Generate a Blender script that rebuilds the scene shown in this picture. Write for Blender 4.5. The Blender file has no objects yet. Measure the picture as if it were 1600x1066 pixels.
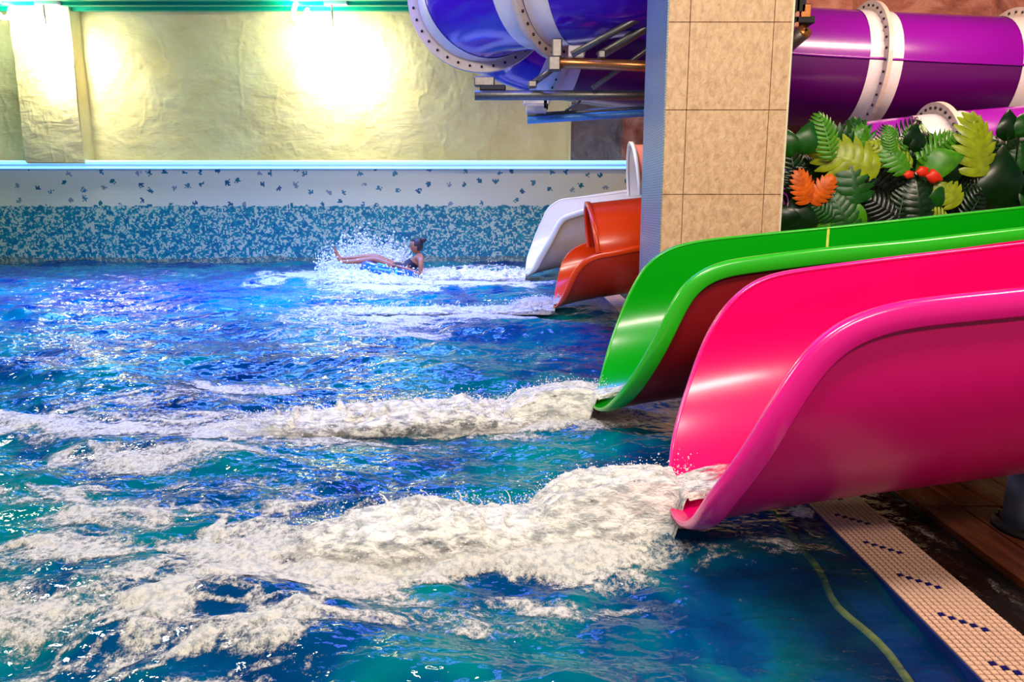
import bpy, bmesh, math, random
import numpy as np
from mathutils import Vector, Matrix
random.seed(7); np.random.seed(7)
S = bpy.context.scene
COL = S.collection
PI = math.pi

# ------------------------------------------------------------------ camera
F, H = 1164.0, 1.25
PITCH = math.atan(215 / F)
CP, SP = math.cos(PITCH), math.sin(PITCH)
cam = bpy.data.objects.new('camera', bpy.data.cameras.new('camera'))
COL.objects.link(cam)
cam.location = (0, 0, H)
cam.rotation_euler = (PI / 2 - PITCH, 0, 0)
cam.data.sensor_width = 36
cam.data.lens = F / 1600 * 36
cam.data.clip_end = 200
S.camera = cam

# ------------------------------------------------------------------ view, world
S.view_settings.view_transform = 'Standard'
S.view_settings.look = 'None'
S.view_settings.exposure = 0.0
S.view_settings.gamma = 1.0
S.view_settings.use_curve_mapping = False
S.cycles.max_bounces = 6
S.cycles.sample_clamp_indirect = 6
W = bpy.data.worlds.new('world'); S.world = W; W.use_nodes = True
W.node_tree.nodes['Background'].inputs[0].default_value = (0.72, 0.68, 0.70, 1)
W.node_tree.nodes['Background'].inputs[1].default_value = 0.30

def area(name, loc, aim, size, power, col):
    l = bpy.data.lights.new(name, 'AREA'); l.shape = 'RECTANGLE'
    l.size, l.size_y = size; l.energy = power; l.color = col
    o = bpy.data.objects.new(name, l); COL.objects.link(o)
    o.location = loc
    o.rotation_euler = (Vector(aim) - Vector(loc)).to_track_quat('-Z', 'Y').to_euler()
    return o
area('overhead_light', (-0.5, 1.0, 4.8), (0.6, 3.6, 0), (1.6, 0.5), 180, (1.0, 0.87, 0.78))
area('overhead_light', (1.2, -2.6, 4.6), (1.8, 4.0, 0.8), (2.4, 0.6), 215, (1.0, 0.85, 0.74))  # added front fill behind the camera, to lighten vertical faces
area('overhead_light', (3.6, 1.6, 4.8), (1.6, 4.5, 0.5), (1.6, 0.5), 170, (1.0, 0.80, 0.62))
area('overhead_light', (-6.0, 5.0, 4.9), (-4.0, 7, 0), (2.0, 0.6), 260, (1.0, 0.95, 0.80))
area('overhead_light', (5.2, 7.4, 4.9), (5.0, 10.4, 2.2), (2.2, 0.4), 230, (1.0, 0.66, 0.48))
area('overhead_light', (0.7, 12.2, 4.95), (0.9, 11.0, 0.8), (1.2, 0.5), 170, (1.0, 0.80, 0.56))
def blue(loc, size, power, col, spread):
    o = area('blue_ceiling_light', loc, (loc[0], loc[1], 0), size, power, col); o.data.spread = math.radians(spread)
blue((-4.0, 10.4, 5.0), (9.0, 2.2), 1500, (0.09, 0.22, 1.0), 125)
blue((-0.9, 7.6, 4.95), (2.4, 1.2), 140, (0.12, 0.14, 1.0), 130)

# ------------------------------------------------------------------ helpers
def lin(*c):
    return tuple(((v / 255) / 12.92 if v / 255 <= 0.04045 else ((v / 255 + 0.055) / 1.055) ** 2.4) for v in c) + (1,)
def ray(u, v):
    a = (u - 800) / F; b = (533 - v) / F
    return a, CP + b * SP, -SP + b * CP
def gy(u, v, Y):
    r = ray(u, v); t = Y / r[1]
    return Vector((r[0] * t, Y, H + r[2] * t))
def gz(u, v, z=0.0):
    r = ray(u, v); t = (z - H) / r[2]
    return Vector((r[0] * t, r[1] * t, z))

def prop(o, label=None, cat=None, group=None, kind=None):
    if label: o['label'] = label
    if cat: o['category'] = cat
    if group: o['group'] = group
    if kind: o['kind'] = kind
    return o
def empty(name, loc=(0, 0, 0), **k):
    o = bpy.data.objects.new(name, None); COL.objects.link(o); o.location = loc
    o.empty_display_size = 0.05
    return prop(o, **k)
def obj(name, me, mat=None, parent=None, smooth=True, **k):
    """link a mesh (bmesh or mesh, in world space) as one object"""
    if isinstance(me, bmesh.types.BMesh):
        b = me; me = bpy.data.meshes.new(name); b.to_mesh(me); b.free()
    if mat is not None and not me.materials: me.materials.append(mat)
    if smooth and len(me.polygons): me.polygons.foreach_set('use_smooth', [True] * len(me.polygons))
    o = bpy.data.objects.new(name, me); COL.objects.link(o)
    if parent is not None:
        o.parent = parent
        o.matrix_parent_inverse = Matrix.Translation(-wloc(parent))
    return prop(o, **k)
def wloc(o):
    v = Vector(o.location)
    if o.parent is not None:
        v = v  # children keep world-space meshes, their own location is the origin
        return Vector((0, 0, 0))
    return v
def pydata(name, v, f):
    me = bpy.data.meshes.new(name); me.from_pydata([tuple(p) for p in v], [], f); me.update(); return me
def npmesh(name, V, Q):
    """fast mesh from arrays: V (n,3), Q (m,4)"""
    me = bpy.data.meshes.new(name)
    V = np.ascontiguousarray(V, dtype=np.float32); Q = np.ascontiguousarray(Q, dtype=np.int32)
    n, k = Q.shape
    me.vertices.add(len(V)); me.vertices.foreach_set('co', V.ravel())
    me.loops.add(n * k); me.loops.foreach_set('vertex_index', Q.ravel())
    me.polygons.add(n); me.polygons.foreach_set('loop_start', np.arange(0, n * k, k, dtype=np.int32))
    me.update(calc_edges=True); return me
def gridquads(nr, nc):
    i = np.arange((nr - 1) * nc).reshape(nr - 1, nc)[:, :-1].ravel()
    return np.stack([i, i + 1, i + nc + 1, i + nc], 1)
def attr(me, name, a):
    at = me.attributes.new(name, 'FLOAT', 'POINT'); at.data.foreach_set('value', np.ascontiguousarray(a, dtype=np.float32))

def bbox(bm, lo, hi, bev=0.0, seg=1):
    vs = [bm.verts.new((x, y, z)) for x in (lo[0], hi[0]) for y in (lo[1], hi[1]) for z in (lo[2], hi[2])]
    fs = [bm.faces.new([vs[i] for i in q]) for q in ((0, 1, 3, 2), (4, 6, 7, 5), (0, 4, 5, 1), (2, 3, 7, 6), (0, 2, 6, 4), (1, 5, 7, 3))]
    if bev:
        es = list({e for f in fs for e in f.edges})
        bmesh.ops.bevel(bm, geom=es, offset=bev, segments=seg, profile=0.5, affect='EDGES')
    return bm
def box(name, lo, hi, mat, parent=None, bev=0.0, **k):
    bm = bmesh.new(); bbox(bm, lo, hi, bev); bmesh.ops.recalc_face_normals(bm, faces=bm.faces)
    return obj(name, bm, mat, parent, smooth=False, **k)
def frames(P):
    P = [Vector(p) for p in P]; n = len(P); T = []
    for i in range(n):
        T.append((P[min(i + 1, n - 1)] - P[max(i - 1, 0)]).normalized())
    up = Vector((0, 0, 1)) if abs(T[0].z) < 0.9 else Vector((1, 0, 0))
    N = [(up - T[0] * up.dot(T[0])).normalized()]
    for i in range(1, n):
        v = N[-1] - T[i] * N[-1].dot(T[i]); N.append(v.normalized())
    return P, T, N
def tube_into(bm, P, r, seg=12, cap=True, closed=False):
    P, T, N = frames(P)
    rings = []
    for i, p in enumerate(P):
        rr = r[i] if hasattr(r, '__len__') else r
        B = T[i].cross(N[i])
        rings.append([bm.verts.new(p + (N[i] * math.cos(a) + B * math.sin(a)) * rr) for a in [2 * PI * k / seg for k in range(seg)]])
    for a, b in zip(rings[:-1], rings[1:]):
        for k in range(seg):
            bm.faces.new((a[k], a[(k + 1) % seg], b[(k + 1) % seg], b[k]))
    if cap:
        bm.faces.new(rings[0][::-1]); bm.faces.new(rings[-1])
    return bm
def tube(name, P, r, mat, parent=None, seg=12, cap=True, **k):
    return obj(name, tube_into(bmesh.new(), P, r, seg, cap), mat, parent, **k)
def spline(P, n):
    P = [Vector(p) for p in P]; Q = [P[0] * 2 - P[1]] + P + [P[-1] * 2 - P[-2]]
    out = []
    for i in range(1, len(Q) - 2):
        a, b, c, d = Q[i - 1:i + 3]
        for k in range(n):
            t = k / n
            out.append(0.5 * ((2 * b) + (c - a) * t + (2 * a - 5 * b + 4 * c - d) * t * t + (3 * b - a - 3 * c + d) * t ** 3))
    out.append(P[-1]); return out

# numpy value noise
_T = {}
def vnoise(x, y, seed=0):
    if seed not in _T: _T[seed] = np.random.RandomState(seed + 11).rand(256, 256)
    t = _T[seed]
    xi = np.floor(x).astype(int); yi = np.floor(y).astype(int)
    fx = x - xi; fy = y - yi
    fx = fx * fx * (3 - 2 * fx); fy = fy * fy * (3 - 2 * fy)
    x0, x1, y0, y1 = xi & 255, (xi + 1) & 255, yi & 255, (yi + 1) & 255
    return (t[x0, y0] * (1 - fx) + t[x1, y0] * fx) * (1 - fy) + (t[x0, y1] * (1 - fx) + t[x1, y1] * fx) * fy
def fbm(x, y, o=4, seed=0, g=0.5):
    s = 0; a = 1; n = 0
    for k in range(o):
        s = s + a * vnoise(x * 2 ** k + 17.3 * k, y * 2 ** k + 5.1 * k, seed + k); n += a; a *= g
    return s / n
def sstep(a, b, x):
    t = np.clip((x - a) / (b - a), 0, 1); return t * t * (3 - 2 * t)

# ------------------------------------------------------------------ materials
class NT:
    def __init__(s, name):
        s.m = bpy.data.materials.new(name); s.m.use_nodes = True
        s.t = s.m.node_tree; s.n = s.t.nodes; s.l = s.t.links
        s.b = s.n['Principled BSDF']; s.out = s.n['Material Output']
    def node(s, t, **k):
        n = s.n.new(t)
        for a, v in k.items(): setattr(n, a, v)
        return n
    def link(s, a, b): s.l.new(a, b)
    def set(s, **k):
        for a, v in k.items(): s.b.inputs[a.replace('_', ' ')].default_value = v
    def noise(s, scale, detail=4, rough=0.5, dist=0.0, vec=None, stretch=None):
        n = s.node('ShaderNodeTexNoise'); n.inputs['Scale'].default_value = scale
        n.inputs['Detail'].default_value = detail; n.inputs['Roughness'].default_value = rough
        n.inputs['Distortion'].default_value = dist
        v = vec or s.coord()
        if stretch:
            mp = s.node('ShaderNodeMapping'); mp.inputs['Scale'].default_value = stretch
            s.link(v, mp.inputs[0]); v = mp.outputs[0]
        s.link(v, n.inputs['Vector']); return n.outputs['Fac']
    def coord(s):
        if not hasattr(s, '_c'): s._c = s.node('ShaderNodeNewGeometry').outputs['Position']
        return s._c
    def ramp(s, fac, stops, const=False):
        r = s.node('ShaderNodeValToRGB'); e = r.color_ramp.elements
        if const: r.color_ramp.interpolation = 'CONSTANT'
        while len(e) < len(stops): e.new(0.5)
        for el, (p, c) in zip(e, stops): el.position = p; el.color = c if len(c) == 4 else tuple(c) + (1,)
        s.link(fac, r.inputs[0]); return r.outputs[0]
    def math(s, op, a, b=None, c=None):
        m = s.node('ShaderNodeMath', operation=op)
        for i, v in enumerate((a, b, c)):
            if v is None: continue
            if isinstance(v, (int, float)): m.inputs[i].default_value = v
            else: s.link(v, m.inputs[i])
        return m.outputs[0]
    def mixc(s, fac, a, b):
        m = s.node('ShaderNodeMix', data_type='RGBA')
        for i, v in ((0, fac), (6, a), (7, b)):
            if isinstance(v, (int, float)): m.inputs[i].default_value = v
            elif isinstance(v, tuple): m.inputs[i].default_value = v
            else: s.link(v, m.inputs[i])
        return m.outputs[2]
    def bump(s, h, strength=0.3, dist=0.01, target=None):
        b = s.node('ShaderNodeBump'); b.inputs['Strength'].default_value = strength
        b.inputs['Distance'].default_value = dist; s.link(h, b.inputs['Height'])
        s.link(b.outputs[0], (target or s.b).inputs['Normal']); return b.outputs[0]

def plain(name, c, rough=0.4, metal=0.0, coat=0.0, var=0.12, scale=30, bump=0.0, **k):
    m = NT(name); n = m.noise(scale, 4)
    d = tuple(x * (1 - var) for x in c[:3]) + (1,); e = tuple(min(1, x * (1 + var)) for x in c[:3]) + (1,)
    m.link(m.ramp(n, [(0.3, d), (0.7, e)]), m.b.inputs['Base Color'])
    m.set(Roughness=rough, Metallic=metal, Coat_Weight=coat, Coat_Roughness=0.05, **k)
    if bump: m.bump(n, bump, 0.004)
    return m.m
def gelcoat(name, c, rough=0.24, coat=0.35):
    m = NT(name); n = m.noise(2.2, 3)
    d = tuple(x * 0.93 for x in c[:3]) + (1,)
    m.link(m.mixc(n, d, c), m.b.inputs['Base Color'])
    m.set(Roughness=rough, Coat_Weight=coat, Coat_Roughness=0.13)
    m.bump(m.noise(5, 2), 0.10, 0.01)
    return m.m
def emit(name, c, strength):
    m = NT(name); m.set(Base_Color=(0.8, 0.8, 0.8, 1), Emission_Color=c, Emission_Strength=strength); return m.m

M = {}
M['pink'] = gelcoat('pink_gelcoat', lin(238, 2, 104)); M['pink_rim'] = gelcoat('pink_rim_gelcoat', lin(242, 20, 138))
M['pink_shaded'] = gelcoat('shaded_pink_gelcoat', lin(205, 0, 100), 0.3, 0.1)  # same pink with the shade of the outer side painted in
M['green'] = gelcoat('green_gelcoat', lin(0, 160, 8)); M['green_rim'] = gelcoat('green_rim_gelcoat', lin(40, 180, 25))
M['maroon'] = gelcoat('maroon_outer_gelcoat', lin(120, 10, 16), 0.35, 0.05)
M['orange'] = gelcoat('orange_gelcoat', lin(255, 72, 0)); M['orange_shaded'] = gelcoat('shaded_orange_gelcoat', lin(190, 45, 8), 0.3)  # second one is the same orange, darkened for shade
M['white'] = gelcoat('cream_gelcoat', lin(238, 228, 205)); M['beige'] = gelcoat('shaded_cream_gelcoat', lin(190, 165, 140), 0.3)  # beige is the cream with exterior shade in its colour
M['salmon'] = gelcoat('salmon_lit_gelcoat', lin(235, 140, 110))  # cover tone: cream with orange light painted in
M['purple'] = gelcoat('purple_gelcoat', lin(128, 0, 152)); M['purple_bluelit'] = gelcoat('blue_lit_purple_gelcoat', lin(70, 12, 190), 0.12)  # the bluer one has blue light on the coil painted in
M['purple_shaded'] = gelcoat('dark_shaded_purple_gelcoat', lin(82, 0, 92), 0.3)  # lower shells: darker purple, partly painted shade
M['lilac'] = gelcoat('light_purple_gelcoat', lin(152, 10, 172))
M['ring'] = plain('cream_flange', lin(205, 185, 175), 0.35, var=0.06)
M['band'] = plain('white_band', lin(225, 215, 220), 0.25, coat=0.4, var=0.04)
M['steel'] = plain('galvanised_steel', lin(120, 114, 108), 0.4, 0.8, var=0.15)
M['dark'] = plain('dark_rubber', lin(25, 22, 24), 0.6)
M['bolt'] = plain('dark_bolt', lin(45, 35, 45), 0.4, 0.5)
M['bluebeam'] = plain('blue_painted_steel', lin(90, 150, 210), 0.35, 0.2)
M['seam'] = plain('yellow_sealant', lin(215, 220, 90), 0.5)
M['seam_pink'] = plain('pale_sealant', lin(235, 190, 190), 0.5)

def m_plaster():
    m = NT('cream_plaster')
    n1 = m.noise(0.9, 6, 0.55, 0.6); n2 = m.noise(3.5, 8, 0.6, 0.8, stretch=(0.5, 1, 1.6)); n3 = m.noise(16, 5, 0.6)
    m.link(m.ramp(n1, [(0.3, lin(218, 200, 140)), (0.6, lin(234, 220, 166)), (0.8, lin(228, 216, 170))]), m.b.inputs['Base Color'])
    h = m.math('ADD', m.math('MULTIPLY', n2, 1.0), m.math('MULTIPLY', n3, 0.2))
    m.bump(h, 0.6, 0.05); m.set(Roughness=0.75); return m.m
def m_rock(name, a, b, c):
    m = NT(name); n1 = m.noise(1.3, 8, 0.6, 1.2); n2 = m.noise(5, 6, 0.6, 0.5)
    m.link(m.ramp(n1, [(0.3, a), (0.5, b), (0.7, c)]), m.b.inputs['Base Color'])
    m.bump(m.math('ADD', n1, m.math('MULTIPLY', n2, 0.5)), 0.9, 0.15); m.set(Roughness=0.6); return m.m
M['plaster'] = m_plaster()
M['grey_rock'] = m_rock('grey_rock', lin(90, 85, 95), lin(125, 118, 122), lin(150, 145, 148))
M['brown_rock'] = m_rock('brown_rock', lin(120, 60, 48), lin(185, 112, 92), lin(225, 165, 140))

def m_mosaic():
    m = NT('pool_wall_mosaic')
    sx = m.node('ShaderNodeSeparateXYZ'); m.link(m.coord(), sx.inputs[0])
    sn = m.node('ShaderNodeVectorMath', operation='SNAP'); m.link(m.coord(), sn.inputs[0]); sn.inputs[1].default_value = (0.028, 10, 0.028)
    n = m.noise(11, 2, 0.5, 1.2, vec=sn.outputs[0]); wn = m.node('ShaderNodeTexWhiteNoise'); m.link(sn.outputs[0], wn.inputs['Vector'])
    big = m.noise(0.9, 2, vec=m.coord())
    tile = m.ramp(m.math('ADD', m.math('MULTIPLY', n, 0.9), m.math('MULTIPLY', wn.outputs[0], 0.14)),
                  [(0.0, lin(0, 110, 140)), (0.46, lin(0, 140, 150)), (0.53, lin(60, 165, 160)), (0.555, lin(190, 205, 180))], True)
    # sparse chips on the upper white band
    v = m.node('ShaderNodeTexVoronoi', feature='F1'); v.inputs['Scale'].default_value = 2.7; v.inputs['Randomness'].default_value = 0.7; v.voronoi_dimensions = '2D'
    v2 = m.node('ShaderNodeVectorMath', operation='MULTIPLY_ADD'); wv = m.node('ShaderNodeTexWhiteNoise'); m.link(sn.outputs[0], wv.inputs['Vector'])
    m.link(wv.outputs['Color'], v2.inputs[0]); v2.inputs[1].default_value = (0.05, 0, 0.05); m.link(sn.outputs[0], v2.inputs[2])
    fs = m.node('ShaderNodeSeparateXYZ'); m.link(v2.outputs[0], fs.inputs[0]); fl = m.node('ShaderNodeCombineXYZ'); m.link(fs.outputs[0], fl.inputs[0]); m.link(fs.outputs[2], fl.inputs[1])
    m.link(fl.outputs[0], v.inputs['Vector'])
    chip = m.math('LESS_THAN', v.outputs['Distance'], 0.13)
    pick = m.node('ShaderNodeSeparateColor'); m.link(v.outputs['Color'], pick.inputs[0])
    chipc = m.ramp(pick.outputs[0], [(0, lin(0, 110, 130)), (0.35, lin(60, 130, 150)), (0.6, lin(130, 150, 160)), (0.8, lin(30, 90, 130))], True)
    upper = m.mixc(chip, lin(222, 222, 196), chipc)
    edge = m.math('ADD', sx.outputs[2], m.math('MULTIPLY', m.noise(7, 1, vec=sn.outputs[0]), 0.12))
    isup = m.math('GREATER_THAN', edge, 1.255)
    dirt = m.math('LESS_THAN', m.math('ADD', sx.outputs[2], m.math('MULTIPLY', big, 0.2)), 0.20)
    col = m.mixc(isup, m.mixc(m.math('MULTIPLY', dirt, 0.45), tile, lin(120, 105, 60)), upper)
    m.link(col, m.b.inputs['Base Color']); m.set(Roughness=0.3); return m.m
M['mosaic'] = m_mosaic()
def m_colmosaic():
    m = NT('grey_column_mosaic')
    br = m.node('ShaderNodeTexBrick'); br.offset = 0.0
    sx = m.node('ShaderNodeSeparateXYZ'); m.link(m.coord(), sx.inputs[0])
    cb = m.node('ShaderNodeCombineXYZ'); m.link(sx.outputs[1], cb.inputs[0]); m.link(sx.outputs[2], cb.inputs[1])
    m.link(cb.outputs[0], br.inputs['Vector']); br.inputs['Scale'].default_value = 1
    br.inputs['Brick Width'].default_value = 0.022; br.inputs['Row Height'].default_value = 0.022; br.inputs['Mortar Size'].default_value = 0.003
    br.inputs['Color1'].default_value = lin(128, 148, 152); br.inputs['Color2'].default_value = lin(155, 170, 168); br.inputs['Mortar'].default_value = lin(85, 100, 115)
    m.link(br.outputs[0], m.b.inputs['Base Color']); m.set(Roughness=0.35); return m.m
M['colmosaic'] = m_colmosaic()
def m_granite():
    m = NT('beige_granite'); n = m.noise(24, 6, 0.65, 0.35, stretch=(1, 1, 0.6)); n2 = m.noise(4, 3)
    m.link(m.ramp(n, [(0.3, lin(196, 152, 112)), (0.55, lin(228, 186, 142)), (0.8, lin(238, 202, 162))]), m.b.inputs['Base Color'])
    m.bump(n, 0.6, 0.02); m.set(Roughness=0.32); return m.m
M['granite'] = m_granite()
M['grout'] = plain('brown_grout', lin(120, 85, 55), 0.8)
M['tile'] = plain('beige_mosaic_tile', lin(214, 172, 148), 0.3, var=0.10, scale=60)
M['tile_blue'] = plain('navy_mosaic_tile', lin(18, 22, 90), 0.25)
M['tgrout'] = plain('dark_grout', lin(70, 42, 34), 0.8)
def m_wood():
    m = NT('wet_brown_plank'); n = m.noise(3, 6, 0.6, 0.4, stretch=(14, 1, 1)); n2 = m.noise(1.7, 3)
    m.link(m.ramp(n, [(0.3, lin(70, 30, 16)), (0.7, lin(125, 62, 36))]), m.b.inputs['Base Color'])
    m.link(m.ramp(n2, [(0.4, (0.12,) * 3), (0.6, (0.4,) * 3)]), m.b.inputs['Roughness']); m.bump(n, 0.15, 0.004); return m.m
M['wood'] = m_wood()
M['pit'] = plain('black_channel', lin(22, 18, 16), 0.5)
M['navy'] = plain('navy_pool_tile', lin(10, 40, 110), 0.3, scale=6)
M['poolfloor'] = plain('turquoise_pool_floor', lin(0, 130, 140), 0.5, var=0.3, scale=0.9)
M['yellow'] = plain('dull_yellow_stripe', lin(190, 150, 50), 0.6)
M['ceiling'] = plain('teal_ceiling_paint', lin(0, 160, 125), 0.35, var=0.05)
M['led'] = emit('cyan_led', (0.20, 0.74, 1.0, 1), 1.35)
M['ledblue'] = emit('blue_led', (0.02, 0.22, 0.85, 1), 0.5)
M['lamp'] = emit('white_lamp_tube', (1.0, 0.98, 0.80, 1), 60)

def m_water():
    m = NT('pool_water'); t = m.t
    pos = m.coord()
    n1 = m.noise(0.55, 3, 0.5, 0.6, stretch=(1, 0.6, 1)); n2 = m.noise(2.2, 3, 0.55, 0.8)
    mixn = m.math('ADD', m.math('MULTIPLY', n1, 0.65), m.math('MULTIPLY', n2, 0.35))
    sx = m.node('ShaderNodeSeparateXYZ'); m.link(pos, sx.inputs[0])
    body = m.ramp(mixn, [(0.36, lin(0, 36, 95)), (0.46, lin(0, 70, 122)), (0.54, lin(0, 114, 126)), (0.66, lin(0, 138, 134))])
    dif = m.node('ShaderNodeBsdfDiffuse'); m.link(body, dif.inputs[0])
    tr = m.node('ShaderNodeBsdfTransparent'); tr.inputs[0].default_value = (0.62, 0.88, 0.92, 1)
    gl = m.node('ShaderNodeBsdfGlossy'); gl.inputs['Roughness'].default_value = 0.04; gl.inputs[0].default_value = (1, 1, 1, 1)
    w1 = m.noise(9, 2, 0.5, 0.3, stretch=(0.7, 1.3, 1)); w2 = m.noise(26, 2, 0.5, 0.2, stretch=(0.8, 1.2, 1))
    hh = m.math('ADD', w1, m.math('MULTIPLY', w2, 0.25))
    b = m.node('ShaderNodeBump'); b.inputs['Strength'].default_value = 0.7; b.inputs['Distance'].default_value = 0.028
    m.link(hh, b.inputs['Height']); m.link(b.outputs[0], gl.inputs['Normal']); pass
    fr = m.node('ShaderNodeFresnel'); fr.inputs[0].default_value = 1.42; m.link(b.outputs[0], fr.inputs['Normal'])
    clear = m.ramp(m.math('MULTIPLY_ADD', sx.outputs[0], 1.0, m.math('MULTIPLY', m.math('SUBTRACT', n2, 0.5), 0.9)), [(0.75, (0.12,) * 3), (1.0, (0.8,) * 3)])
    m1 = m.node('ShaderNodeMixShader'); m.link(clear, m1.inputs[0]); m.link(dif.outputs[0], m1.inputs[1]); m.link(tr.outputs[0], m1.inputs[2])
    m2 = m.node('ShaderNodeMixShader'); m.link(fr.outputs[0], m2.inputs[0]); m.link(m1.outputs[0], m2.inputs[1]); m.link(gl.outputs[0], m2.inputs[2])
    m.link(m2.outputs[0], m.out.inputs[0]); m.n.remove(m.b); return m.m
M['water'] = m_water()
def m_foam(name, thr=0.5, soft=0.16, fine=38.0, base=(236, 228, 214), amin=0.0, st=None, grey=0.86):
    """white foam; alpha from the 'foam' attribute broken up by fine noise"""
    m = NT(name)
    a = m.node('ShaderNodeAttribute', attribute_name='foam')
    n = m.noise(fine, 6, 0.62, 0.3, stretch=st); n2 = m.noise(fine * 4, 3, 0.6, stretch=st)
    s = m.math('ADD', a.outputs['Fac'], m.math('MULTIPLY', m.math('SUBTRACT', n, 0.5), 0.95))
    s = m.math('ADD', s, m.math('MULTIPLY', m.math('SUBTRACT', n2, 0.5), 0.5))
    mr = m.node('ShaderNodeMapRange', interpolation_type='SMOOTHSTEP'); m.link(s, mr.inputs[0])
    mr.inputs[1].default_value = thr - soft; mr.inputs[2].default_value = thr + soft; mr.inputs[3].default_value = amin
    c = lin(*base); m.link(m.mixc(m.ramp(n, [(0.38, (0,) * 3), (0.56, (1,) * 3)]), lin(int(base[0] * grey * 0.95), int(base[1] * grey * 0.99), int(base[2] * grey * 1.03)), c), m.b.inputs['Base Color']); m.set(Roughness=0.5)
    m.b.inputs['Subsurface Weight'].default_value = 0.35; m.b.inputs['Subsurface Scale'].default_value = 0.04; m.b.inputs['Subsurface Radius'].default_value = (1, 1, 1)
    m.link(mr.outputs[0], m.b.inputs['Alpha'])
    m.bump(m.math('ADD', n, m.math('MULTIPLY', n2, 0.5)), 0.75, 0.028); return m.m
M['foam'] = m_foam('surface_foam', 0.5, 0.24, 45.0, (240, 234, 227), grey=0.84)
M['jet'] = m_foam('churned_white_water', 0.42, 0.32, 30.0, (250, 244, 236), st=(0.45, 1, 1), grey=0.74)
M['drop'] = plain('white_spray', lin(238, 236, 235), 0.3, var=0.02)

# ------------------------------------------------------------------ room shell
YB = 16.487
def relief(name, x0, x1, z0, z1, Y, mat, amp, nx, nz, kind='structure', seed=3, sc=(0.9, 1.3), parent=None, **k):
    xs = np.linspace(x0, x1, nx); zs = np.linspace(z0, z1, nz)
    X, Z = np.meshgrid(xs, zs)
    n = fbm(X * sc[0] + 40, Z * sc[1] + 40, 6, seed, 0.55); w = np.abs(fbm(X * 1.7 + 60, Z * 0.9 + 60, 5, seed + 9) - 0.5)
    D = (n - 0.5) * 2 * amp + sstep(0.06, 0.0, w) * amp * 0.22
    V = np.stack([X, Y - np.clip(D, -amp, amp), Z], -1).reshape(-1, 3)
    me = npmesh(name, V, gridquads(nz, nx))
    return obj(name, me, mat, parent, kind=kind, **k)
relief('wall_back', -16, 1.235, 2.05, 5.22, YB, M['plaster'], 0.05, 760, 150, sc=(1.6, 2.2))
relief('wall_back_grey', 1.24, 2.36, 2.05, 5.22, YB - 0.05, M['grey_rock'], 0.12, 60, 110, seed=21)
relief('wall_back_brown', 2.34, 3.25, 2.05, 5.22, YB - 0.1, M['brown_rock'], 0.16, 60, 110, seed=31)
box('trim_corner', (1.20, YB - 0.16, 2.1), (1.25, YB, 5.2), plain('pale_corner', lin(225, 215, 165), 0.5), kind='structure')
relief('wall_right_rear', 3.4, 14, 0, 5.22, 12.2, M['brown_rock'], 0.22, 420, 200, seed=41, sc=(0.7, 1.0))
box('wall_back_pool', (-16, YB - 0.22, -1.2), (3.25, YB + 0.25, 2.0), M['mosaic'], kind='structure')
box('wall_back_core', (-16, YB + 0.25, -1.2), (3.25, YB + 0.45, 5.3), M['plaster'], kind='structure')
box('wall_inner_return', (3.3, 12.0, 0), (3.4, YB + 0.4, 5.2), M['brown_rock'], kind='structure')
box('wall_left', (-16.2, -3, -1.2), (-16, YB + 0.4, 5.3), M['mosaic'], kind='structure')
# pilaster on the plaster wall
pil = relief('wall_back_pilaster', -10.2, -8.99, 2.10, 5.2, YB - 0.42, M['plaster'], 0.05, 80, 90, seed=77)
box('wall_back_pilaster_side', (-10.2, YB - 0.40, 2.08), (-8.99, YB + 0.1, 5.2), M['plaster'], kind='structure')
# ceiling with long ribs
cm = bmesh.new(); bbox(cm, (-16.2, -3, 5.17), (14, YB + 0.45, 5.3))
ce = obj('ceiling', cm, M['ceiling'], smooth=False, kind='structure')
for k in range(9):
    y = YB - 0.35 - k * 0.42
    box('rib', (-16, y, 5.11), (3.2, y + 0.08, 5.175), M['ceiling'], ce)
# led ledge
led = empty('led_light_strip', (-5, YB - 0.3, 2.0), label='long glowing cyan double light strip along the ledge of the far wall', cat='light')
box('ledge', (-16, YB - 0.34, 1.965), (3.2, YB - 0.225, 1.995), M['ledblue'], led)
for z, r in ((2.110, 0.034), (1.992, 0.020)):
    tube('led_tube', [(-16, YB - 0.33, z), (-8, YB - 0.33, z), (0, YB - 0.33, z), (3.2, YB - 0.33, z)], r, M['led'], led, 8)
tube('blue_tube', [(-16, YB - 0.31, 2.048), (3.2, YB - 0.31, 2.048)], 0.026, M['ledblue'], led, 8)
box('channel_back', (-16, YB - 0.29, 1.99), (3.2, YB - 0.2, 2.12), M['ledblue'], led)

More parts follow.
